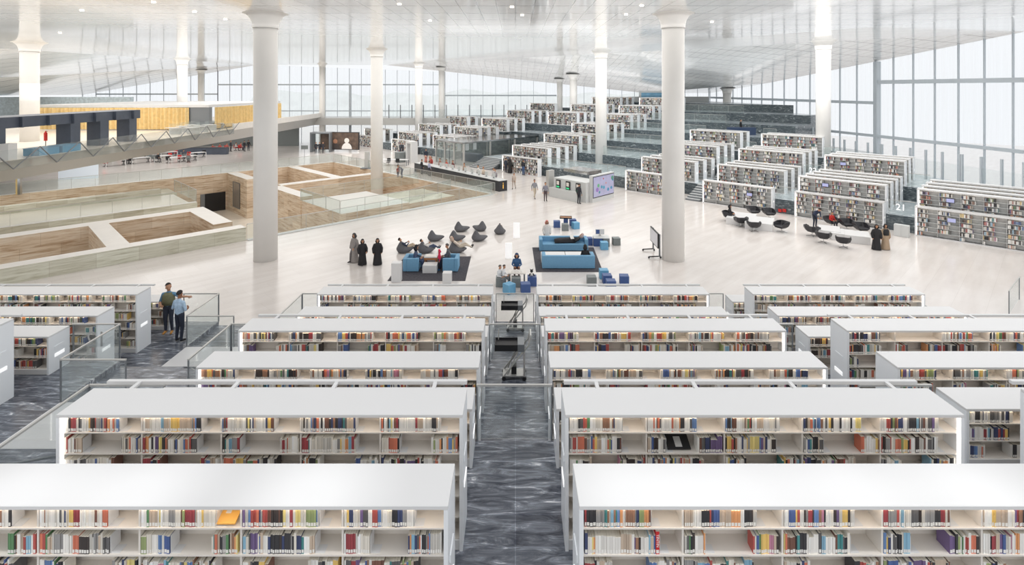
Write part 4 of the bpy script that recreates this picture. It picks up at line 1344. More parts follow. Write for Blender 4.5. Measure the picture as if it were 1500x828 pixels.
for k, (a, b_, r, c) in enumerate([(0.25, 0.55, .16, (104, 176, 130)), (0.2, 0.35, .2, (150, 120, 190)), (0.4, 0.45, .14, (70, 150, 180)), (0.5, 0.4, .15, (70, 160, 190)), (0.7, 0.25, .15, (60, 140, 180)), (0.85, 0.3, .14, (60, 140, 180)), (0.9, 0.8, .2, (90, 150, 130)), (0.95, 0.7, .12, (70, 150, 180)), (0.48, 0.85, .08, (200, 90, 90)), (0.6, 0.6, .07, (220, 130, 100)), (0.3, 0.2, .12, (70, 140, 160))]):
    q = MB(); q.tube((SL * min(a, .92), -0.03, 0.45 + 1.75 * b_), (SL * min(a, .92), -0.036, 0.45 + 1.75 * b_), r, n=20)
    q.build('circle', [cmat(*c, 0.4)], o)

# grey low cabinets on the right, blue bench on the terrace
t = thing('cabinet', 'pale grey two-door cabinet against the marble wall behind the robed women', 'cabinet', G(1320, 347), -U45)
m = MB(); m.box(-0.42, 0.42, 0, 0.4, 0, 0.78); m.build('case', [M['steps']], t)
for s in (-1, 1):
    m = MB(); m.box(min(0.01 * s, 0.4 * s), max(0.01 * s, 0.4 * s), -0.015, 0, 0.03, 0.75); m.build('door', [M['steps']], t)
p = uv2xy(57.5, 26.5, 2.2); p = Vector((27.5, 66.5, 0)); p.z = uv_level((p.x + p.y) * RT, (p.y - p.x) * RT)
m = MB(); m.box(-1.6, 1.6, -0.4, 0.4, 0, 0.9); simple('counter', 'dark blue counter on the upper wing terrace', 'counter', m, pbr('dark_blue', lin(52, 70, 100), 0.5), p, -0.1)
q = uv2xy(94, 52, 0); m = MB(); m.box(-2.6, 2.6, -0.05, 0.05, 0, 1.6)
X0 = (867 + 93 - CX) * 94 / F
t = thing('wall_screen', 'pale blue projection screen on the far end wall', 'screen', (24.0, 95.5, 7.6))
m = MB(); m.box(-2.4, 2.4, -0.06, 0.06, 0, 2.0); m.build('screen_frame', [M['steps']], t)
m = MB(); m.box(-2.0, 2.0, -0.08, -0.06, 0.25, 1.7); m.build('picture', [pbr('blue_picture', lin(120, 168, 196), 0.4, noise=0.2, scale=1)], t)
m = MB(); m.box(20, 34, 96, 97, 5, 8.6); struct('wall_far', m, M['steps'])

# ------------------------------------------------------------------ lounge in the middle
def quad_rug(pts, lab):
    P = [G(*p) for p in pts]
    m = MB(); i = len(m.v)
    c = sum((Vector(p) for p in P), Vector()) / 4
    xs = [p.x for p in P]
    m.prism([(p.x - c.x, p.y - c.y) for p in P], 0, 0.015)
    o = m.build('rug', [M['rug']], None, False, (c.x, c.y, 0.0)); tag(o, lab, 'rug', 'rugs')


quad_rug([(567.6, 411.8), (681.5, 411.8), (690, 376), (592.5, 376)], 'charcoal rug under the two facing blue armchairs')
quad_rug([(785, 398.8), (883.5, 398.8), (869.4, 362.8), (779.7, 362.8)], 'charcoal rug under the two long blue sofas')


def armchair(loc, rz, w_, d, lab, name='armchair', nseat=1, group=None, h=0.72):
    """faces -y locally; w_ wide, d deep"""
    t = thing(name, lab, 'sofa' if nseat > 1 else 'armchair', loc, rz, group)
    a = 0.2
    m = MB(); m.box(-w_ / 2, w_ / 2, d / 2 - a, d / 2, 0.02, h); bevel(m.build('backrest', [M['blue']], t), 0.025)
    for s in (-1, 1):
        m = MB(); m.box(s * w_ / 2 - (a if s > 0 else 0), s * w_ / 2 + (a if s < 0 else 0), -d / 2, d / 2 - a + .002, 0.02, h); bevel(m.build('arm', [M['blue']], t), 0.025)
    m = MB(); m.box(-w_ / 2 + a, w_ / 2 - a, -d / 2 + 0.01, d / 2 - a, 0.02, 0.42); bevel(m.build('seat', [M['blue']], t), 0.03)
    return t


c1 = G(601.5, 399); armchair((c1.x, c1.y + 0.5, 0.016), PI / 2, 1.0, 0.86, 'blue armchair with a woman in a black headscarf, left on the rug', group='armchairs')
c2 = G(659.5, 399); armchair((c2.x, c2.y + 0.5, 0.016), -PI / 2, 1.0, 0.84, 'blue armchair with a grey-haired man, right on the rug', group='armchairs')
s1 = G(833, 394.5); armchair((s1.x, s1.y + 0.42, 0.016), PI, 2.92, 0.84, 'long blue sofa seen from its back, nearer of the pair', 'sofa', 3, 'long sofas')
s2 = G(826, 368.5); armchair((s2.x, s2.y + 0.45, 0.016), 0, 3.0, 0.9, 'long blue sofa facing us with a reclining reader, farther of the pair', 'sofa', 3, 'long sofas')


def block(name, lab, cat, px0, px1, py, h, d, mat, group=None, bev=0.01):
    p = G((px0 + px1) / 2, py); w_ = (px1 - px0) * p.y / F
    m = MB(); m.box(-w_ / 2, w_ / 2, -d / 2, d / 2, 0, h)
    return simple(name, lab, cat, m, mat, (p.x, p.y + d / 2, 0.016 if cat == 'table' else 0), 0, group, False, bev)


block('coffee_table', 'white block table between the blue armchairs', 'table', 618.7, 639.5, 401, 0.42, 0.62, M['white'])
q = G(631, 392.5)
t = thing('game_table', 'low game table with brown wooden side between the blue armchairs', 'table', (q.x, q.y + .15, 0.016))
m = MB(); m.box(-0.36, 0.36, -0.3, 0.3, 0.58, 0.62); m.build('table_top', [M['steps']], t)
m = MB(); m.box(-0.36, 0.36, -0.3, 0.3, 0.46, 0.58); m.build('apron', [M['wood']], t)
for a in (-.3, .3):
    for b_ in (-.24, .24):
        m = MB(); m.box(a - .03, a + .03, b_ - .03, b_ + .03, 0, 0.46); m.build('leg', [M['wood']], t)
m = MB(); m.box(-0.28, 0.28, -0.22, 0.22, 0, 0.012); simple('game_board', 'cream game board on the game table between the armchairs', 'board game', m, M['cream'], (q.x, q.y + .15, 0.637), 0)
for i, (a, b_) in enumerate(((793, 828.3), (829, 866))):
    yy = s1.y + 0.84 + 0.25; p0 = (a - CX) * (yy) / F; p1 = (b_ - CX) * yy / F
    m = MB(); m.box(p0, p1, yy, yy + 0.72, 0.016, 0.44)
    simple('coffee_table', 'white low table between the long sofas, %s half' % ('left' if i == 0 else 'right'), 'table', m, M['white'], bev=0.012)

# white plinths
block('plinth', 'tall white plinth at the front left corner of the armchair rug', 'plinth', 573, 586.8, 414, 0.98, 0.42, M['white'])
block('plinth', 'short white plinth at the front right of the armchair rug', 'plinth', 648, 661, 415.5, 0.52, 0.42, M['white'])
for i, (a, b_, y_, h_) in enumerate(((752, 761.5, 348.5, 1.0), (740.3, 750, 378.5, 0.9))):
    p = G((a + b_) / 2, y_); w_ = (b_ - a) * p.y / F
    m = MB(); m.box(-w_ / 2, w_ / 2, -0.05, 0.05, 0, h_)
    simple('light_panel', 'thin glowing white panel standing on the floor, %s of two' % ('farther' if i == 0 else 'nearer'), 'panel', m, M['ledw'] if False else pbr('glow_panel%d' % i, (0.9, 0.9, 0.9), 0.4, emit=(1, 1, 1), estr=0.35), p, 0, 'glowing panels')


# cube stools
def cube(px0, px1, py, mat, lab, rz=0.0, s=0.46):
    p = G((px0 + px1) / 2, py)
    m = MB(); m.box(-s / 2, s / 2, -s / 2, s / 2, 0, s)
    return simple('cube_stool', lab, 'stool', m, M[mat], (p.x, p.y + s / 2, 0), rz, 'cube stools', False, 0.012)


cube(811, 821, 334, 'navy', 'navy cube stool left of the wooden tray table')
cube(823, 833.5, 338.6, 'gcube', 'grey cube stool in front of the wooden tray table')
cube(837.5, 849.5, 336, 'lblue', 'light blue cube stool right of the wooden tray table', 0.35)
cube(835, 844, 331.5, 'navy', 'blue cube stool behind the light blue one at the tray table', 0.1)
cube(858, 868, 360, 'navy', 'navy cube stool behind the far sofa end')
cube(879.5, 892, 366.5, 'lblue', 'light blue cube stool in front of the small computer table')
cube(897.5, 909.5, 360, 'gcube', 'grey cube stool right of the small computer table', 0.1)
cube(861, 874, 420, 'gcube', 'grey cube stool half hidden behind the bookcase, left of the blue ones')
cube(878.5, 892.3, 409.5, 'lblue', 'light blue cube stool at the back of the cluster by the near bookcase')
cube(883.5, 897, 417.5, 'navy', 'navy cube stool in the middle of the cluster by the near bookcase')
cube(889, 903, 426, 'navy', 'navy cube stool mostly hidden at the front of the cluster')
cube(908.5, 922.5, 418.5, 'navy', 'navy cube stool standing apart, rightmost of the near cluster', -0.08)
cube(737, 754.5, 431.5, 'lblue', 'light blue cube stool turned on its corner above the aisle', 0.72)
cube(762.5, 777, 430.8, 'navy', 'navy cube stool beside the turned light blue one', 0.1)
cube(773, 786, 420, 'navy', 'navy cube stool with a soft toy on it')
cube(726, 740, 421, 'gcube', 'grey cube stool under the two children in white')
cube(749, 763, 421.5, 'gcube', 'grey cube stool in front of the board game table')
t = thing('board_table', 'small table with a cream board game at the end of the aisle', 'table', G(757, 417), -0.05)
m = MB(); m.box(-0.45, 0.45, -0.1, 0.5, 0.56, 0.60); m.build('table_top', [M['cream']], t)
for a in (-.38, .38):
    for b_ in (-.04, .44):
        m = MB(); m.box(a - .03, a + .03, b_ - .03, b_ + .03, 0, 0.56); m.build('leg', [M['dsteel']], t)
p = G(757, 417)
m = MB(); m.box(-0.36, 0.36, -0.22, 0.22, 0, 0.012)
for i in range(4): m.box(-0.3 + .16 * i, -0.2 + .16 * i, -0.12, -0.06, 0.012, 0.03)
simple('game_board', 'open board game with pieces on the table at the aisle end', 'board game', m, M['stonewhite'], (p.x, p.y + .2, 0.601), -0.05)
# soft toy
p = G(779.5, 420)
t = thing('soft_toy', 'small black and white soft toy sitting on a navy cube stool', 'toy', (p.x - .02, p.y + .2, 0.46))
m = MB(); m.capsule((0, 0, 0.09), (0, 0, 0.14), 0.09, 0.07); m.build('toy_body', [M['stonewhite']], t, True)
m = MB(); m.capsule((0, 0, 0.26), (0, 0, 0.27), 0.08, 0.075); m.capsule((-.06, 0, .34), (-.07, 0, .35), .025, .02, 8, 3); m.capsule((.06, 0, .34), (.07, 0, .35), .025, .02, 8, 3); m.build('toy_head', [M['blk']], t, True)
for s in (-1, 1):
    m = MB(); m.capsule((s * .08, -.03, .12), (s * .13, -.08, .05), .035, .03, 8, 3); m.build('toy_arm', [M['blk']], t, True)

# tray table and computer table
p = G(829, 333)
t = thing('tray_table', 'wooden tray-topped game table with dark rim and pedestal', 'table', (p.x, p.y + .1, 0), -0.1)
m = MB(); m.box(-0.42, 0.42, -0.28, 0.28, 0.66, 0.69); m.build('table_top', [M['wood']], t)
m = MB()
for a in (-.44, .40): m.box(a, a + .04, -.3, .3, .65, .73)
for b_ in (-.3, .26): m.box(-.44, .44, b_, b_ + .04, .65, .73)
m.build('rim', [M['blk']], t)
m = MB(); m.box(-.16, .16, -.12, .12, 0, .66); m.build('pedestal', [M['navy']], t)
p = G(882, 361.5)
t = thing('computer_table', 'small navy-sided table with pale top beside the far sofa', 'table', (p.x, p.y + .4, 0), -0.06)
m = MB(); m.box(-0.5, 0.5, -0.4, 0.4, 0.5, 0.54); m.build('table_top', [M['steps']], t)
m = MB(); m.box(-0.5, 0.05, -0.38, 0.38, 0, 0.5); m.build('side_cube', [M['navy']], t)
m = MB(); m.box(0.1, 0.5, -0.38, 0.38, 0, 0.5); m.build('side_cube', [M['gcube']], t)
tm = thing('monitor', 'white desktop monitor on the small navy-sided table', 'monitor', (p.x - .05, p.y + .6, 0.541), 0)
m = MB(); m.box(-0.28, 0.28, -0.02, 0.02, 0.08, 0.42); m.build('screen_frame', [M['white']], tm)
m = MB(); m.box(-0.25, -0.02, -0.025, -0.02, 0.12, 0.38); m.build('screen', [M['navy']], tm)
m = MB(); m.box(-.05, .05, -.03, .03, 0, .1); m.box(-.12, .12, -.1, .1, 0, .012); m.build('stand', [M['steel']], tm)


# bean bags
def bean_mesh():
    bm = bmesh.new(); bmesh.ops.create_uvsphere(bm, u_segments=40, v_segments=24, radius=1)
    for v in bm.verts:
        x, y, z = v.co
        h = (z + 1) / 2
        X = x * 0.52 * (1 + 0.1 * (1 - h)); Y_ = y * 0.42 * (1 + 0.12 * (1 - h))
        Z = 0.02 + h * 0.46
        if h > 0.5: pass
        # peak at the head end, low nose at the foot end
        pk = math.exp(-(((x + 0.45) ** 2) * 3.2 + y * y * 2.4)); Z += 0.50 * pk * max(0, h - 0.25) * 1.35
        if x > 0.2:
            tl = min(1, (x - 0.2) / 0.8); X += 0.26 * tl * tl; Z += 0.08 * tl * tl * h; Y_ *= 1 - 0.35 * tl
        dent = math.exp(-(((x - 0.25) ** 2) * 5 + y * y * 5)); Z -= 0.16 * dent * max(0, h - .4)
        if h < 0.2: Z = max(0.0, Z - 0.04)
        v.co = (X, Y_, max(0, Z))
    me = bpy.data.meshes.new('bean_bag'); bm.to_mesh(me); bm.free(); me.materials.append(M['bean']); me.shade_smooth()
    return me


BM = bean_mesh()
BAGS = [(674, 341, 0.35, 'charcoal bean bag in the back row, left'), (703, 340, 2.6, 'charcoal bean bag in the back row, middle, tail turned away left'), (732, 344.5, 1.5, 'charcoal bean bag with a child in it, farthest right'),
        (635, 355, 0.3, 'large charcoal bean bag behind the reclining boy'), (667, 355, 0.4, 'charcoal bean bag in the middle row behind the man in beige'), (700, 355, 0.45, 'charcoal bean bag in the middle row, right-hand end'),
        (589.5, 372.5, 0.5, 'charcoal bean bag with a reclining reader, leftmost'), (621, 373, 0.45, 'charcoal bean bag under the reclining boy behind the armchair'), (667, 373, 0.25, 'charcoal bean bag under the man in beige')]
for (px, py, rz, lab) in BAGS:
    p = G(px, py)
    o = link('bean_bag', BM, None, False, (p.x, p.y + 0.40, 0.0), rz); o.scale = (0.82, 0.9, 0.76)
    tag(o, lab, 'bean bag', 'bean bags')

# rolling screen
t = thing('rolling_screen', 'large dark-framed screen on a wheeled stand before the right column', 'screen', (8.42, 32.2, 0), PI / 2)
m = MB(); m.box(-0.05, 1.75, -0.04, 0.04, 0.58, 1.46); o = m.build('screen_frame', [M['blk']], t)
m = MB(); m.box(0.0, 1.7, 0.04, 0.046, 0.63, 1.41); m.build('screen', [M['screen']], o)
for x in (0.0, 1.5):
    m = MB(); m.box(x - 0.05, x + 0.05, -0.12, -0.04, 0.1, 1.42); m.build('upright', [M['dsteel']], t)
    m = MB(); m.tube((x, -0.12, 0.12), (x, 0.55, 0.09), 0.035); m.tube((x, -.08, .12), (x + .12, -.16, .09), .035); o = m.build('foot_bar', [M['blk']], t)
    for y in (-.14, .55):
        q = MB(); q.tube((x - .03, y, 0.05), (x + .03, y, 0.05), 0.05, n=12); q.build('wheel', [M['blk']], o)


# lounge chairs on swivel bases and white block tables (right)
def lounge_proto():
    t = thing('lounge_chair', 'x', 'chair'); ks = []
    def shell(off):
        r_ = []
        for (z, wx, yb, yf) in ((0.30, .26, .24, -.30), (0.42, .38, .34, -.36), (0.62, .44, .42, -.30), (0.74, .42, .46, .0)):
            r_.append([(-wx + off, yf + off, z), (-wx + off, yb - .12, z), (-wx * .6, yb - off, z), (wx * .6, yb - off, z), (wx - off, yb - .12, z), (wx - off, yf + off, z)])
        return r_
    a, b_ = shell(0.0), shell(0.05)
    m = MB()
    for r0, r1 in zip(a, a[1:]):
        for k in range(5): m.quad([r0[k], r1[k], r1[k + 1], r0[k + 1]])
    for r0, r1 in zip(b_, b_[1:]):
        for k in range(5): m.quad([r0[k + 1], r1[k + 1], r1[k], r0[k]])
    for k in range(5): m.quad([a[-1][k], b_[-1][k], b_[-1][k + 1], a[-1][k + 1]])
    for r0, r1, s0, s1_ in zip(a, a[1:], b_, b_[1:]):
        m.quad([r0[0], s0[0], s1_[0], r1[0]]); m.quad([r0[5], r1[5], s1_[5], s0[5]])
    m.quad([a[0][k] for k in (0, 1, 2, 3, 4, 5)])
    ks.append((m.build('shell', [M['black']], t), []))
    m = MB(); m.prism([(-.32, -.36), (.32, -.36), (.33, .2), (.2, .3), (-.2, .3), (-.33, .2)], 0.36, 0.46); o = m.build('seat', [M['black']], t); bevel(o, 0.03); ks.append((o, []))
    m = MB(); m.tube((0, 0, 0.05), (0, 0, 0.31), 0.03)
    for k in range(4):
        an = PI / 4 + PI / 2 * k; m.tube((0, 0, 0.06), (.36 * math.cos(an), .36 * math.sin(an), 0.02), 0.018, n=6)
    ks.append((m.build('base', [M['chrome']], t), []))
    t['used'] = 0
    return proto(t, ks)


LP = lounge_proto()
for (px, py, rz, lab) in [(1069, 325, -0.6 + PI / 2, 'black lounge chair holding a person in black, left end of the first white table'),
                          (1105, 318, 0.1, 'black lounge chair behind the first white table, left one'), (1128, 321, 0.0, 'black lounge chair behind the first white table, right one'),
                          (1087, 333, PI, 'black lounge chair in front of the first white table, left one'), (1106, 340, PI - .2, 'black lounge chair in front of the first white table, right one'),
                          (1147, 341, -PI / 2 + .3, 'black lounge chair at the right end of the first white table'),
                          (1192, 347, PI / 2 + .5, 'black lounge chair in front of the standing person in dark blue'), (1220, 334, 0.3, 'black lounge chair holding a person in red'),
                          (1243, 338, 0.0, 'black lounge chair behind the second white table, left one'), (1264, 344, 0.0, 'black lounge chair behind the second white table, right one'),
                          (1209, 357, PI * .75, 'black lounge chair turned sideways in front of the second white table'), (1238, 364, PI - .5, 'black lounge chair seen from the back, nearest to the second white table')]:
    p = G(px, py)
    place(LP, (p.x, p.y + .2, 0), rz, lab, 'black lounge chairs')
wing_rz = -0.42
for (px, py, w_, d, h_, rz, lab) in [(1092, 329, 1.9, 2.3, 0.5, -.5, 'left block of the first white lounge table'), (1119, 336, 1.8, 2.2, 0.52, -.5, 'right block of the first white lounge table'),
                               (1221, 348, 1.3, 1.7, 0.5, -.5, 'left block of the second white lounge table'), (1240, 352, 1.3, 1.6, 0.46, -.5, 'middle block of the second white lounge table'), (1262, 356, 1.4, 1.6, 0.5, -.5, 'right block of the second white lounge table')]:
    p = G(px, py)
    m = MB(); m.box(-w_ / 2, w_ / 2, -d / 2, d / 2, 0, h_)
    simple('lounge_table', 'white ' + lab, 'table', m, M['white'], (p.x, p.y + d * .3, 0), rz, 'white lounge tables', False, 0.012)


# book trolleys in the aisle
def trolley(x, y, z, s, lab):
    t = thing('book_trolley', lab, 'trolley', (x, y, z), 0, 'book trolleys')
    m = MB(); m.box(-0.45, 0.32, -0.22, 0.22, 0.86, 0.92)
    m.box(-0.45, 0.32, -0.23, -0.21, 0.80, 0.97); m.box(-0.45, 0.32, 0.21, 0.23, 0.80, 0.97); m.box(-0.47, -0.45, -0.23, 0.23, 0.80, 0.97)
    m.build('tray', [M['blk']], t)
    m = MB(); m.box(0.15, 0.33, -0.235, 0.235, 0.79, 0.98); m.build('tray_end', [M['dsteel']], t)
    for yy in (-0.2, 0.2):
        m = MB(); m.tube((-0.22, yy, 0.12), (0.44, yy, 0.95), 0.022, n=8); m.tube((0.44, yy, 0.95), (0.5, yy, 1.2), 0.022, n=8); m.build('diagonal_strut', [M['steel']], t)
        m = MB(); m.tube((0.33, yy, 0.1), (0.33, yy, 0.82), 0.022, n=8); m.build('upright', [M['steel']], t)
        m = MB(); m.tube((-0.12, yy, 0.16), (0.18, yy, 0.82), 0.018, n=8); m.build('cross_strut', [M['steel']], t)
        for x_ in (-0.22, 0.33):
            m = MB(); m.tube((x_, yy - .02, 0.055), (x_, yy + .02, 0.055), 0.055, n=14); m.build('wheel', [M['blk']], t)
    m = MB(); m.tube((0.5, -.2, 1.2), (0.5, .2, 1.2), 0.022, n=8); m.build('handle', [M['steel']], t)
    m = MB(); m.box(-0.25, 0.36, -0.2, 0.2, 0.1, 0.13); m.build('lower_frame', [M['steel']], t)
    m = MB(); m.box(-0.02, 0.12, -0.12, 0.12, 0.13, 0.33); m.build('motor_box', [M['blk']], t)
    m = MB(); m.tube((-0.38, 0.2, 0.92), (-0.37, 0.2, 1.2), 0.012, n=6); m.build('pole', [M['steel']], t)


trolley(-0.09, 15.15 - .25, TZ[1], 1, 'black-topped book trolley standing in the aisle, nearer of the two')
trolley(-0.06, 20.3, TZ[2], 1, 'black-topped book trolley at the end of the aisle, farther of the two')


def onplane(px, py, u):
    k = (px - CX) / F; Y = u / RT / (1 + k); return Vector((k * Y, Y, H - (py - HY) * Y / F))


for i, (px, py, u, nm) in enumerate(((1394, 323, 45.45, 'in the front bookcase at the right edge'), (1392, 294, 46.25, 'in the second bookcase at the right edge'), (1209, 271, 46.25, 'above the seated person in red'), (1235, 240, 52.95, 'high in the right wing'), (1098, 285, 45.45, 'in the front bookcase above the lounge chairs'))):
    p = onplane(px, py, u)
    tm = thing('catalogue_screen', 'small pale blue catalogue screen ' + nm, 'screen', p, -U45, 'catalogue screens')
    m = MB(); m.box(-0.24, 0.24, -0.03, 0.0, -0.15, 0.15); m.build('screen_frame', [M['blk'] if i else M['dsteel']], tm)
    m = MB(); m.box(-0.21, 0.21, -0.034, -0.03, -0.12, 0.12); m.build('picture', [pbr('screen_blue%d' % i, lin(176, 180, 222), 0.3, emit=lin(176, 180, 222), estr=0.2)], tm)
for i, px in enumerate((1142.5, 1149)):
    p = onplane(px, 308.5, 46.0)
    m = MB(); m.box(-0.13, 0.13, -0.04, 0.04, -0.12, 0.12)
    simple('call_box', 'small red box on the dark marble wall between bookcases, %s one' % ('left' if i == 0 else 'right'), 'box', m, M['red'], p, -U45, 'red wall boxes', False, 0.01)
# ------------------------------------------------------------------ people
# slots: 0 skin 1 top 2 legs 3 shoes
def seg_body(J, bulk=1.0, robe=False):
    """list of (slot, p0, p1, r0, r1)"""
    b = bulk
    S = []
    hip, chest, neck, head = [Vector(J[k]) for k in ('hip', 'chest', 'neck', 'head')]
    side = Vector(J.get('side', (1, 0, 0)))
    hw, sw = 0.085, 0.17
    for s in (-1, 1):
        S.append((2, hip + side * (s * hw * .75), hip + (chest - hip) * 0.3 + side * (s * .06), 0.105 * b, 0.095 * b))
        S.append((1, hip + (chest - hip) * 0.15 + side * (s * .055), chest + side * (s * .07), 0.10 * b, 0.108 * b))
    S.append((1, chest, neck, 0.10 * b, 0.062))
    S.append((1, chest + (neck - chest) * .55 - side * sw * .8, chest + (neck - chest) * .55 + side * sw * .8, 0.066 * b, 0.066 * b))
    S.append((0, neck, head, 0.054, 0.054))
    up = (head - neck).normalized(); fw = Vector(J.get('face', (0, -1, 0))); fw = (fw - up * fw.dot(up)).normalized(); sd = up.cross(fw)
    S.append((0, head + up * 0.02, head + up * 0.07 + fw * -0.01, 0.083, 0.086))
    S.append((0, head - up * 0.05 + fw * 0.02, head + fw * 0.02, 0.058, 0.075))
    S.append((0, head + fw * 0.085 - up * 0.005, head + fw * 0.105 - up * 0.03, 0.014, 0.017))   # nose
    for s in (-1, 1): S.append((0, head + sd * (s * .088) + up * .015, head + sd * (s * .092) - up * .02, 0.016, 0.012))
    for s, k in ((-1, 'L'), (1, 'R')):
        sh = chest + (neck - chest) * .55 + side * (s * sw)
        el, wr, ha = Vector(J['el' + k]), Vector(J['wr' + k]), Vector(J['ha' + k])
        S.append((1, sh, el, 0.062 * b, 0.047 * b)); S.append((1 if not J.get('short') else 0, el, wr, 0.045 * b, 0.033 * b))
        S.append((0, wr, wr + (ha - wr) * .9, 0.03, 0.034))
        hp = hip + side * (s * hw)
        kn, an, toe = Vector(J['kn' + k]), Vector(J['an' + k]), Vector(J['to' + k])
        S.append((2, hp, kn, 0.095 * b, 0.066 * b)); S.append((2, kn, an, 0.064 * b, 0.046 * b)); S.append((3, an - Vector((0, 0, .03)), toe, 0.046, 0.036))
    return S, up, fw, sd


def body_mesh(J, bulk=1.0, voxel=0.02):
    S, up, fw, sd = seg_body(J, bulk)
    m = MB()
    for (k, a, b, r0, r1) in S: m.capsule(a, b, r0, r1)
    me = m.mesh('person_raw', [])
    ob = bpy.data.objects.new('tmp', me); C.objects.link(ob)
    rm = ob.modifiers.new('r', 'REMESH'); rm.mode = 'VOXEL'; rm.voxel_size = voxel
    sm = ob.modifiers.new('s', 'SMOOTH'); sm.factor = 0.5; sm.iterations = 3
    dg = bpy.context.evaluated_depsgraph_get()
    out = bpy.data.meshes.new_from_object(ob.evaluated_get(dg))
    bpy.data.objects.remove(ob)
    out.name = 'person'
    n = len(out.polygons); cen = np.empty(n * 3); out.polygons.foreach_get('center', cen); cen = cen.reshape(-1, 3)
    best = np.full(n, 1e9); slot = np.zeros(n, dtype=np.int32)
    for (k, a, b, r0, r1) in S:
        a_, b_ = np.array(a), np.array(b); d = b_ - a_; L = max(1e-9, d @ d)
        t = np.clip(((cen - a_) @ d) / L, 0, 1)
        dist = np.linalg.norm(cen - (a_ + t[:, None] * d), axis=1) - (r0 + (r1 - r0) * t)
        w_ = dist < best; best[w_] = dist[w_]; slot[w_] = k
    # fingers: five short tapered chains rooted in each palm
    f = MB()
    for k, s in (('L', -1), ('R', 1)):
        wr, ha = Vector(J['wr' + k]), Vector(J['ha' + k]); d = (ha - wr).normalized()
        side = d.cross(Vector((0, 1, 0)) if abs(d.y) < .8 else Vector((1, 0, 0))).normalized(); pl = side.cross(d)
        for i, ln in enumerate((0.068, 0.078, 0.072, 0.056)):
            o0 = wr + d * .07 + side * (-.027 + .018 * i); k1 = o0 + d * (ln * .55) + pl * .004; k2 = k1 + d * (ln * .4) + pl * .022
            f.capsule(o0, k1, 0.0095, 0.0085, 6, 2); f.capsule(k1, k2, 0.0085, 0.0065, 6, 2)
        o0 = wr + d * .025 - side * .026; k1 = o0 + d * .03 - side * .026; f.capsule(o0, k1, 0.0115, 0.010, 6, 2); f.capsule(k1, k1 + d * .032 - side * .008 + pl * .008, 0.010, 0.007, 6, 2)
    bm = bmesh.new(); bm.from_mesh(out)
    lay = [fc for fc in bm.faces]
    vs = [bm.verts.new(v) for v in f.v]
    for fc in f.f:
        try:
            q = bm.faces.new([vs[i] for i in fc])
        except ValueError: pass
    bm.to_mesh(out); bm.free()
    sl = np.zeros(len(out.polygons), dtype=np.int32); sl[:n] = slot
    out.materials.clear()
    for _ in range(4): out.materials.append(M['steps'])
    out.polygons.foreach_set('material_index', sl)
    out.shade_smooth(); out.update()
    return out, Vector(J['head']), up, fw


STAND = dict(hip=(0, 0, .93), chest=(0, .01, 1.25), neck=(0, .015, 1.45), head=(0, -.01, 1.595),
             elL=(-.25, .03, 1.10), wrL=(-.25, -.05, .86), haL=(-.245, -.08, .78), elR=(.25, .03, 1.10), wrR=(.25, -.05, .86), haR=(.245, -.08, .78),
             knL=(-.095, -.02, .50), anL=(-.10, .03, .10), toL=(-.12, -.12, .045), knR=(.095, -.02, .50), anR=(.10, .03, .10), toR=(.12, -.12, .045))


def P(**k):
    d = dict(STAND); d.update(k); return d


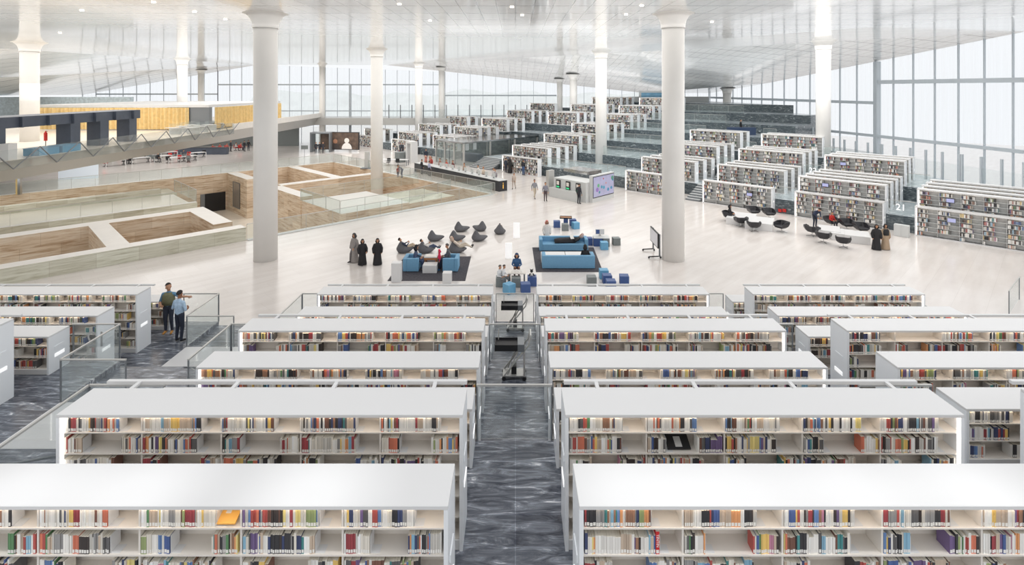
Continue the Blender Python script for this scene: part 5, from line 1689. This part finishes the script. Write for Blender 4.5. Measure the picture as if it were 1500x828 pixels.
POSES = {
    'stand': STAND,
    'hold': P(elL=(-.27, .02, 1.12), wrL=(-.14, -.22, 1.08), haL=(-.07, -.28, 1.10), elR=(.27, .02, 1.12), wrR=(.16, -.24, 1.12), haR=(.10, -.31, 1.16), short=1),
    'point': P(elR=(.40, -.04, 1.26), wrR=(.64, -.08, 1.27), haR=(.74, -.08, 1.25), elL=(-.27, 0, 1.10), wrL=(-.16, -.2, 1.02), haL=(-.10, -.26, 1.04), face=(.55, -.8, 0), short=1),
    'walk': P(knL=(-.09, -.2, .52), anL=(-.09, -.24, .10), toL=(-.10, -.40, .06), knR=(.09, .02, .50), anR=(.09, .28, .14), toR=(.10, .16, .04), elL=(-.24, .12, 1.1), wrL=(-.23, .1, .86), haL=(-.23, .08, .78), elR=(.24, -.06, 1.1), wrR=(.22, -.22, .92), haR=(.21, -.27, .85)),
    'sit': P(hip=(0, 0, .53), chest=(0, -.04, .86), neck=(0, -.05, 1.06), head=(0, -.09, 1.20), elL=(-.25, -.08, .72), wrL=(-.14, -.30, .66), haL=(-.10, -.38, .66), elR=(.25, -.08, .72), wrR=(.14, -.30, .66), haR=(.10, -.38, .66),
             knL=(-.12, -.42, .50), anL=(-.12, -.42, .10), toL=(-.13, -.58, .045), knR=(.12, -.42, .50), anR=(.12, -.42, .10), toR=(.13, -.58, .045)),
    'recline': P(hip=(0, -.05, .42), chest=(0, .22, .66), neck=(0, .36, .82), head=(0, .42, .95), face=(0, -.9, .3), elL=(-.27, .06, .60), wrL=(-.12, -.12, .72), haL=(-.06, -.17, .77), elR=(.27, .06, .60), wrR=(.12, -.12, .72), haR=(.06, -.17, .77),
                 knL=(-.11, -.47, .52), anL=(-.10, -.82, .38), toL=(-.12, -.92, .50), knR=(.11, -.45, .56), anR=(.10, -.78, .34), toR=(.12, -.90, .46)),
    'bend': P(hip=(0, .06, .92), chest=(0, -.16, 1.14), neck=(0, -.30, 1.27), head=(0, -.41, 1.35), face=(0, -.6, -.8), elL=(-.22, -.24, .98), wrL=(-.14, -.40, .82), haL=(-.11, -.45, .76), elR=(.22, -.24, .98), wrR=(.14, -.40, .82), haR=(.11, -.45, .76)),
    'lie': P(hip=(0, -.1, .55), chest=(0, .20, .72), neck=(0, .36, .84), head=(0, .44, .95), face=(0, -.9, .2), elL=(-.25, .04, .66), wrL=(-.10, -.12, .76), haL=(-.05, -.16, .80), elR=(.25, .04, .66), wrR=(.10, -.12, .76), haR=(.05, -.16, .80),
             knL=(-.10, -.52, .54), anL=(-.10, -.92, .50), toL=(-.11, -.96, .58), knR=(.10, -.52, .54), anR=(.10, -.92, .50), toR=(.11, -.96, .58)),
}
BODY = {k: body_mesh(v, 1.0, 0.02) for k, v in POSES.items()}


def head_shell(me_info, kind):
    """hair cap or scarf around the head of that pose"""
    _, hd, up, fw = me_info
    sd = up.cross(fw)
    bm = bmesh.new(); bmesh.ops.create_uvsphere(bm, u_segments=24, v_segments=16, radius=1)
    c = hd + up * 0.04
    kill = []
    for v in bm.verts:
        x, y, z = v.co
        if kind == 'hair':
            r = (0.100, 0.112, 0.124); off = -0.012
        elif kind == 'long':
            r = (0.104, 0.114, 0.126); off = -0.015
        else:
            r = (0.113, 0.123, 0.136); off = -0.01
        p = c + sd * (x * r[0]) + fw * (y * r[1] + off) + up * (z * r[2])
        if kind == 'scarf' and z < -0.2: p += up * (-0.13 * (-z - .2)) + (sd * x + fw * y) * 0.05
        if kind == 'long' and z < 0: p += up * (-.16 * -z)
        v.co = p
        fy = y
        if kind == 'hair' and (z < 0.12 - 0.55 * (-fy if fy < 0 else -fy * 1.2)) : kill.append(v)
        if kind in ('scarf', 'long') and fy > 0.62 and -0.75 < z < 0.42: kill.append(v)
    bmesh.ops.delete(bm, geom=kill, context='VERTS')
    me = bpy.data.meshes.new(kind); bm.to_mesh(me); bm.free(); me.shade_smooth()
    return me


SHELL = {}
SKIN = [(198, 150, 120), (160, 112, 84), (222, 178, 150)]


def person(pose, loc, rz, lab, top, legs, shoes=(40, 38, 40), skin=0, hair=('hair', (34, 28, 26)), h=1.72, robe=None, group=None, extras=True):
    me, hd, up, fw = BODY[pose]
    o = link('person', me, None, False, loc, rz)
    s = h / 1.70; o.scale = (s, s, s)
    for i, c in enumerate((SKIN[skin], top, legs, shoes)):
        o.material_slots[i].link = 'OBJECT'; o.material_slots[i].material = cmat(*c)
    tag(o, lab, 'person', group)
    if hair:
        k = (pose, hair[0])
        if k not in SHELL:
            SHELL[k] = head_shell(BODY[pose], hair[0]); SHELL[k].materials.append(M['blk'])
        c = link('headscarf' if hair[0] == 'scarf' else 'hair', SHELL[k], o)
        c.material_slots[0].link = 'OBJECT'; c.material_slots[0].material = cmat(*hair[1])
    if robe:
        k = ('robe', pose)
        if k not in SHELL:
            m = MB(); rs = []
            for (z, rx, ry) in ((0.03, .30, .25), (.25, .275, .225), (.6, .235, .19), (.95, .22, .165), (1.15, .235, .16), (1.30, .24, .15), (1.40, .17, .125), (1.47, .085, .085)):
                rs.append([(rx * math.cos(2 * PI * j / 36) * (1 + .05 * math.sin(7 * 2 * PI * j / 36) * (1 - z / 1.5)), 0.01 + ry * math.sin(2 * PI * j / 36) * (1 + .06 * math.sin(5 * 2 * PI * j / 36) * (1 - z / 1.5)), z) for j in range(36)])
            m.rings(rs, 0, False)
            for s_ in (-1, 1): m.capsule((s_ * .19, .02, 1.33), (s_ * .27, .02, 1.08), .085, .095, 12, 4); m.capsule((s_ * .27, .02, 1.08), (s_ * .25, -.06, .86), .095, .085, 12, 4)
            SHELL[k] = m.mesh('robe', [M['blk']]); SHELL[k].shade_smooth()
        c = link('robe', SHELL[k], o); c.material_slots[0].link = 'OBJECT'; c.material_slots[0].material = cmat(*robe)
    if extras and pose in ('point', 'hold', 'stand', 'walk', 'sit'):
        sd = up.cross(fw)
        for s_ in (-1, 1):
            k = ('eye', pose, s_)
            if k not in SHELL:
                m = MB(); a = hd + fw * 0.088 + sd * (s_ * .034) + up * .03; m.capsule(a, a + sd * .004, .009, .009, 8, 3); SHELL[k] = m.mesh('eye', [M['blk']])
            link('eye', SHELL[k], o)
        k = ('mouth', pose)
        if k not in SHELL:
            m = MB(); a = hd + fw * 0.088 - up * .055; m.capsule(a - sd * .02, a + sd * .02, .006, .006, 8, 2); SHELL[k] = m.mesh('mouth', [cmat(150, 84, 76)])
        link('mouth', SHELL[k], o)
    return o


BLK = (34, 33, 36)
T3 = TZ[2]
q = G(263, 500.5, T3); person('hold', (q.x, q.y, T3), PI - .25, 'man seen from behind in a pale blue shirt and dark trousers', (176, 200, 222), (40, 46, 62), h=1.76, skin=1)
q = G(247, 488.5, T3); person('point', (q.x, q.y, T3), 0.15, 'man in an olive vest over a blue shirt, arm stretched over the guard', (96, 138, 168), (52, 58, 72), (196, 140, 70), h=1.8, skin=0)
o = bpy.context.scene.objects[-1]
vest = MB(); vest.lathe([(0.20, 1.0), (0.205, 1.15), (0.20, 1.32), (0.12, 1.42)], 24, sy=0.72); mv = [x for x in bpy.data.objects if x.get('label', '').startswith('man in an olive vest')][0]
v_ = vest.build('vest', [cmat(112, 112, 84)], mv, True)
pp = MB(); pp.box(-.1, .1, -.14, .14, 0, .004)
simple('paper_sheet', 'white paper held by the man in the pale blue shirt', 'paper', pp, M['label'], (G(263, 500.5, T3) + Vector((.36, .26, 1.16 + T3 * 0))) , 0.3)
bpy.data.objects['paper_sheet'].location.z = T3 + 1.19

q = G(519, 384); person('walk', q, -.6, 'slim veiled person in grey walking, leftmost of three', (120, 116, 116), (110, 106, 106), hair=('scarf', (60, 58, 60)), h=1.62, robe=(150, 144, 140))
q = G(531, 388); person('walk', q, .5, 'woman in a flowing black robe, middle of the three walkers', BLK, BLK, hair=('scarf', BLK), h=1.42, robe=BLK)
q = G(553, 388); person('stand', q, .3, 'woman in a black robe, rightmost of the three walkers', BLK, BLK, hair=('scarf', BLK), h=1.46, robe=BLK)
q = G(1284, 366); person('stand', q, -.2, 'woman in a full black robe on the right of the lounge tables', BLK, BLK, hair=('scarf', BLK), h=1.54, robe=BLK)
q = G(1297, 365.5); o = person('stand', q, .1, 'woman in a beige skirt and black headscarf beside the robed woman', (70, 64, 62), (168, 146, 122), hair=('scarf', BLK), h=1.54, robe=(168, 146, 122))
m = MB(); m.lathe([(.235, .98), (.25, 1.15), (.245, 1.3), (.16, 1.42)], 24, sy=.68); m.build('black_top', [cmat(*BLK)], o, True)

# armchair rug
person('sit', (c1.x + .15, c1.y + .45, 0.0), PI / 2, 'woman in a black headscarf and jeans sitting in the left armchair', (70, 82, 110), (58, 76, 108), (190, 150, 130), hair=('scarf', (30, 30, 34)), h=1.72)
person('sit', (c2.x - .15, c2.y + .62, 0.0), -PI / 2, 'man in a dark grey top sitting in the right armchair', (84, 88, 94), (66, 78, 100), hair=('hair', (96, 92, 90)), h=1.75)
q = G(643.5, 396.5); person('stand', (q.x, q.y, .016), -1.2, 'child in a bright pink headscarf standing at the game table', (222, 40, 84), (44, 44, 60), (50, 110, 160), hair=('scarf', (222, 40, 84)), h=1.12)
# bean bags
def on_bag(i, lab, top, legs, hair, h=1.6, dz=-0.12, back=-0.16, rzo=0):
    px, py, rz, _ = BAGS[i]; p = G(px, py)
    d = Vector((math.cos(rz), math.sin(rz), 0))
    person('recline', (p.x - d.x * back, p.y + .42 - d.y * back, dz), rz + PI / 2 + rzo, lab, top, legs, hair=hair, h=h)
on_bag(6, 'reader in dark blue with a book reclining in the leftmost bean bag', (52, 62, 84), (196, 178, 156), ('hair', (44, 36, 32)))
on_bag(7, 'boy in a white shirt and jeans reclining behind the left armchair', (212, 208, 204), (66, 78, 104), ('hair', (48, 40, 36)), 1.5)
on_bag(8, 'man in beige sprawled over a bean bag behind the right armchair', (214, 200, 186), (200, 188, 172), ('scarf', (212, 188, 170)), 1.65, -0.06)
on_bag(2, 'small child curled up in the farthest right bean bag', (190, 160, 140), (90, 80, 80), ('hair', (70, 50, 40)), 0.95, 0.12)
# sofas
person('lie', (s2.x + 0.72, s2.y + 0.42, -0.02), -PI / 2, 'woman in a long black robe reading on the far sofa', BLK, BLK, hair=('scarf', (196, 176, 172)), h=1.6, extras=False)
m = MB(); m.lathe([(.17, .5), (.30, .46)], 8); 
m = MB(); m.rings([[(s2.x + x, s2.y + .42 + w_ * math.cos(a), .5 + hh * max(0, math.sin(a)) - .02) for a in [PI * j / 10 - .1 for j in range(12)]] for x, w_, hh in ((-.55, .32, .16), (-.2, .26, .24), (.25, .22, .26), (.75, .2, .3))]);
o = m.build('robe', [cmat(*BLK)], None, True)
pr_ = [x for x in bpy.data.objects if x.get('label', '').startswith('woman in a long black robe')][0]
o.parent = pr_; bpy.context.view_layer.update(); o.matrix_parent_inverse = pr_.matrix_world.inverted()
pb = MB(); pb.box(-.11, .11, -.15, .15, 0, .02)
o = simple('book', 'open white book held by the woman on the far sofa', 'book', pb, M['label'], (s2.x + .52, s2.y + .36, .80), .3); o.rotation_euler.x = .8
person('sit', (s1.x + .98, s1.y + .42, -0.02), PI, 'woman in a black headscarf on the near sofa, seen from behind', BLK, BLK, hair=('scarf', BLK), h=1.55)
q = G(801, 358); person('stand', q, .3, 'person in white with a red checked headscarf behind the far sofa', (226, 218, 210), (226, 218, 210), hair=('scarf', (206, 124, 116)), h=1.5, robe=(228, 222, 216))
# aisle end group
q = G(757, 411); person('sit', (q.x, q.y + .55, 0.0), 0, 'person in a blue hooded top leaning over the board game', (58, 96, 140), (96, 64, 58), hair=('scarf', (60, 78, 112)), h=1.62)
q = G(730.5, 421); person('sit', (q.x, q.y + .2, 0.0), 1.0, 'child in a white shirt on the grey cube stool, left of two', (226, 228, 230), (120, 124, 128), hair=('hair', (90, 86, 84)), h=1.35)
q = G(736.5, 420); person('sit', (q.x, q.y + .25, 0.0), 1.3, 'child in a white shirt on the grey cube stool, right of two', (232, 232, 234), (110, 114, 118), hair=('hair', (84, 78, 76)), h=1.3)
# right lounge
q = G(1069, 325); person('sit', (q.x, q.y + .15, 0.0), 0.9, 'person in black sitting in the left end lounge chair', BLK, (40, 40, 44), (220, 110, 90), hair=('scarf', (40, 38, 42)), h=1.62)
q = G(1195, 334); person('bend', (q.x, q.y + .1, 0.0), 0.2, 'person in dark blue bending over a lounge chair', (44, 54, 80), (40, 46, 60), hair=('hair', (36, 30, 28)), h=1.72)
q = G(1220, 335); person('sit', (q.x, q.y + .2, 0.0), 0.3, 'person in a red top sitting in a lounge chair', (196, 46, 40), (40, 42, 50), hair=('hair', (36, 30, 28)), h=1.5)
# service area
q = G(848, 299); person('stand', q, PI - .75, 'person in dark clothes using the right-hand self-service kiosk', (44, 46, 54), (36, 38, 46), h=1.74)
q = G(783, 291); person('walk', q, .4, 'person in a grey shirt and beige shorts walking, left of the self-service block', (140, 140, 146), (190, 178, 160), h=1.7)
q = G(799, 295); person('stand', q, .2, 'person in dark shorts and grey top beside the self-service block', (130, 130, 140), (80, 66, 70), h=1.65)
q = G(753, 277); person('walk', q, -.3, 'slight person in pale beige walking alone before the service desk', (200, 184, 172), (186, 172, 162), h=1.55)
q = G(741, 252.5); person('stand', (q.x, q.y - .2, 0), PI - .7, 'person in dark blue browsing at the white bookcase by the steps, left', (50, 56, 70), (44, 50, 64), h=1.72)
q = G(747, 253); person('stand', (q.x, q.y - .3, 0), PI - .7, 'woman in black browsing at the white bookcase by the steps, right', BLK, BLK, hair=('scarf', BLK), h=1.65, robe=BLK)
q = G(766.5, 256); person('stand', (q.x, q.y - .3, 0), PI - .7, 'man in black shirt and blue jeans before the white bookcase', (42, 44, 52), (72, 98, 140), h=1.74)
desk = [(612, 'rose', (196, 130, 118), 'scarf', (206, 150, 136)), (617, 'salmon', (206, 140, 126), 'scarf', (216, 160, 140)), (622, 'red', (176, 70, 64), 'hair', (60, 46, 42)), (628.5, 'black', (36, 36, 40), 'hair', (36, 30, 30)), (636, 'brown', (150, 100, 84), 'hair', (60, 44, 38)),
        (641, 'lilac', (176, 180, 206), 'hair', (50, 42, 40)), (646.5, 'red and white', (198, 80, 66), 'hair', (60, 44, 40)), (654, 'maroon', (120, 62, 62), 'hair', (40, 34, 34)), (673, 'beige', (180, 150, 130), 'hair', (90, 66, 50)), (690, 'white', (226, 222, 218), 'hair', (60, 46, 40)),
        (699, 'cream', (224, 206, 188), 'hair', (120, 84, 60)), (710, 'pale grey', (206, 202, 202), 'hair', (90, 70, 60)), (714, 'grey', (170, 164, 168), 'hair', (70, 58, 56))]
for i, (px, cw, c, hk, hc) in enumerate(desk):
    t_ = (px - 609) / (731 - 609)
    p = pA + (pB - pA) * t_
    nrm = Vector((-math.sin(ang), math.cos(ang), 0))
    front = i in (3, 5)
    p = p + nrm * (-0.5 if front else 1.32 + .2 * (i % 2))
    person('stand', p, ang + (PI if front else 0), 'person in %s at the dark service desk, %s from its far end' % (cw, ORD[i]), c, (60, 60, 70), hair=(hk, hc), h=(1.72 if front else 1.8), group='people at the service desk', extras=False)
q = G(624, 237.5); person('stand', q, .3, 'guard in dark blue standing right of the security gate', (44, 50, 66), (40, 46, 60), h=1.74)
q = G(583, 260); person('stand', q, .8, 'small child in red by the court guard', (170, 90, 84), (110, 110, 120), h=1.25)
q = G(588.5, 260.5); person('bend', q, -1.0, 'adult in grey bending to the child by the court guard', (140, 144, 150), (120, 126, 136), h=1.72)
q = G(541, 215); person('stand', q, .5, 'woman in a long pink dress between the far bookcases', (226, 70, 104), (226, 70, 104), hair=('scarf', (120, 60, 70)), h=1.7, robe=(226, 70, 104))
for i, px in enumerate((586.5, 590)):
    q = G(px, 226); person('stand', q, PI - .6, 'dark figure browsing the far bookcase by the security gate, %s' % ('left' if i == 0 else 'right'), (70, 74, 82), (60, 62, 70), h=1.72)
for i, px in enumerate((468, 473, 478)):
    q = G(px, 223); person('stand', (q.x, q.y - 1.5, 0), .4 * i, 'visitor in dark clothes in the entrance booth, %s from left' % ORD[i], (44, 44, 50), (50, 50, 58), hair=('hair', (40, 34, 32)), h=1.7)
for i, (px, py, c) in enumerate([(312, 224, (196, 70, 66)), (322, 223, (190, 80, 72)), (332, 222, (210, 110, 100)), (338, 222, (60, 60, 66)), (345, 221, (220, 214, 210)), (352, 221, (204, 90, 84)), (358, 222, (40, 40, 46)), (364, 221, (36, 36, 40))]):
    q = G(px, py); person('stand' if i in (3, 6, 7) else 'sit', q, .5 * i, 'visitor in %s among the crowd below the upper deck, %s from left' % (['red', 'brick red', 'salmon', 'charcoal', 'white', 'coral', 'black', 'dark grey'][i], ORD[i]), c, (60, 60, 70), h=1.7, group='visitors under the deck', extras=False)
    if i not in (3, 6, 7): place(CPR, q, .5 * i, 'red chair under the %s visitor of the crowd below the deck' % ORD[i], 'red chairs below the deck')
for i, (px, py, c) in enumerate([(190, 240, (190, 60, 54)), (231, 238, (40, 42, 48)), (268, 233, (90, 92, 100)), (276, 238, (196, 70, 64)), (217, 231, (60, 60, 66))]):
    q = G(px, py); person('sit', q, 1.2 * i, 'reader in %s at the study desks, %s from left' % (['red', 'black', 'grey', 'scarlet', 'dark grey'][i], ORD[[0, 2, 3, 4, 1][i]]), c, (50, 50, 58), h=1.68, extras=False)
    place(CPD, q, 1.2 * i, 'grey task chair under the reader in %s' % ['red', 'black', 'grey', 'scarlet', 'dark grey'][i], 'chairs of the seated readers')
q = Vector((27.9, 67.6, 0)); q.z = uv_level((q.x + q.y) * RT, (q.y - q.x) * RT); person('stand', q, .8, 'person in black behind the dark blue counter on the wing terrace', BLK, BLK, h=1.75)
q = Vector((21.7, 58.5, 0)); q.z = uv_level((q.x + q.y) * RT, (q.y - q.x) * RT); person('sit', q, .2, 'person in a pink headscarf behind the far bookcases', (210, 150, 150), (90, 80, 90), hair=('scarf', (224, 160, 156)), h=1.65)

# ------------------------------------------------------------------ lights
for i, (px) in enumerate((60, 222, 470, 920, 1065, 1230, 1400)):
    X = (px - CX) * 6.75 / F
    l = bpy.data.lights.new('skylight_spot', 'SPOT'); l.energy = SPOTW; l.spot_size = 0.175; l.spot_blend = 0.4; l.shadow_soft_size = 0.5
    o = bpy.data.objects.new('skylight_spot', l); C.objects.link(o); o.location = (X, 4.6, 14.2)
    d = Vector((X, 6.42, 5.23)) - o.location; o.rotation_euler = d.to_track_quat('-Z', 'Y').to_euler()
for p in list(CASES.values()) + WP + [DP, CPR, CPD, CPB, LP]:
    if 'used' in p.keys():
        if not p['used']: print('unused prototype', p.name)
        del p['used']
# ------------------------------------------------------------------ added fill lights under the ceiling, brightening the dark hall
for (x, y, sx_, sy_, wt) in HALL:
    area('hall_fill', (x, y, min(ceil_at(x, y), CZ) - 0.15), (0, 0, 0), sx_, sy_, wt * sx_ * sy_ * PI, (1.0, 0.985, 0.965))
# added fill lights below and above the upper deck, brightening its dark parts
for (x, y, sx_, sy_, z, wt) in ((-48, 76, 18, 34, 4.2, 1.0), (-42, 47, 13, 26, 4.0, 0.9), (-68, 80, 20, 30, 9.6, 0.8), (-44, 50, 14, 26, 10.5, 0.6), (-26, 85, 12, 10, 3.5, 0.6)):
    area('deck_fill', (x, y, z), (0, 0, 0), sx_, sy_, wt * sx_ * sy_ * PI, (1.0, 0.97, 0.93))
# added upward fill lights that brighten the ceiling
for (x, y, z, sx_, sy_, wt) in ((20, 68, 9.0, 34, 40, 0.36), (30, 44, 9.5, 18, 14, 0.36), (8, 92, 8.8, 40, 14, 0.36), (-62, 62, 8.9, 36, 40, 0.30), (-20, 70, 8.9, 36, 50, 0.16)):
    area('ceiling_fill', (x, y, z), (PI, 0, 0), sx_, sy_, wt * sx_ * sy_ * PI)
area('side_fill', (24, 14, 10), (0, math.radians(75), 0), 8, 16, 1.5 * 8 * 16 * PI, (0.96, 0.98, 1.0))  # added fill on the end panels, standing in for right-hand window daylight
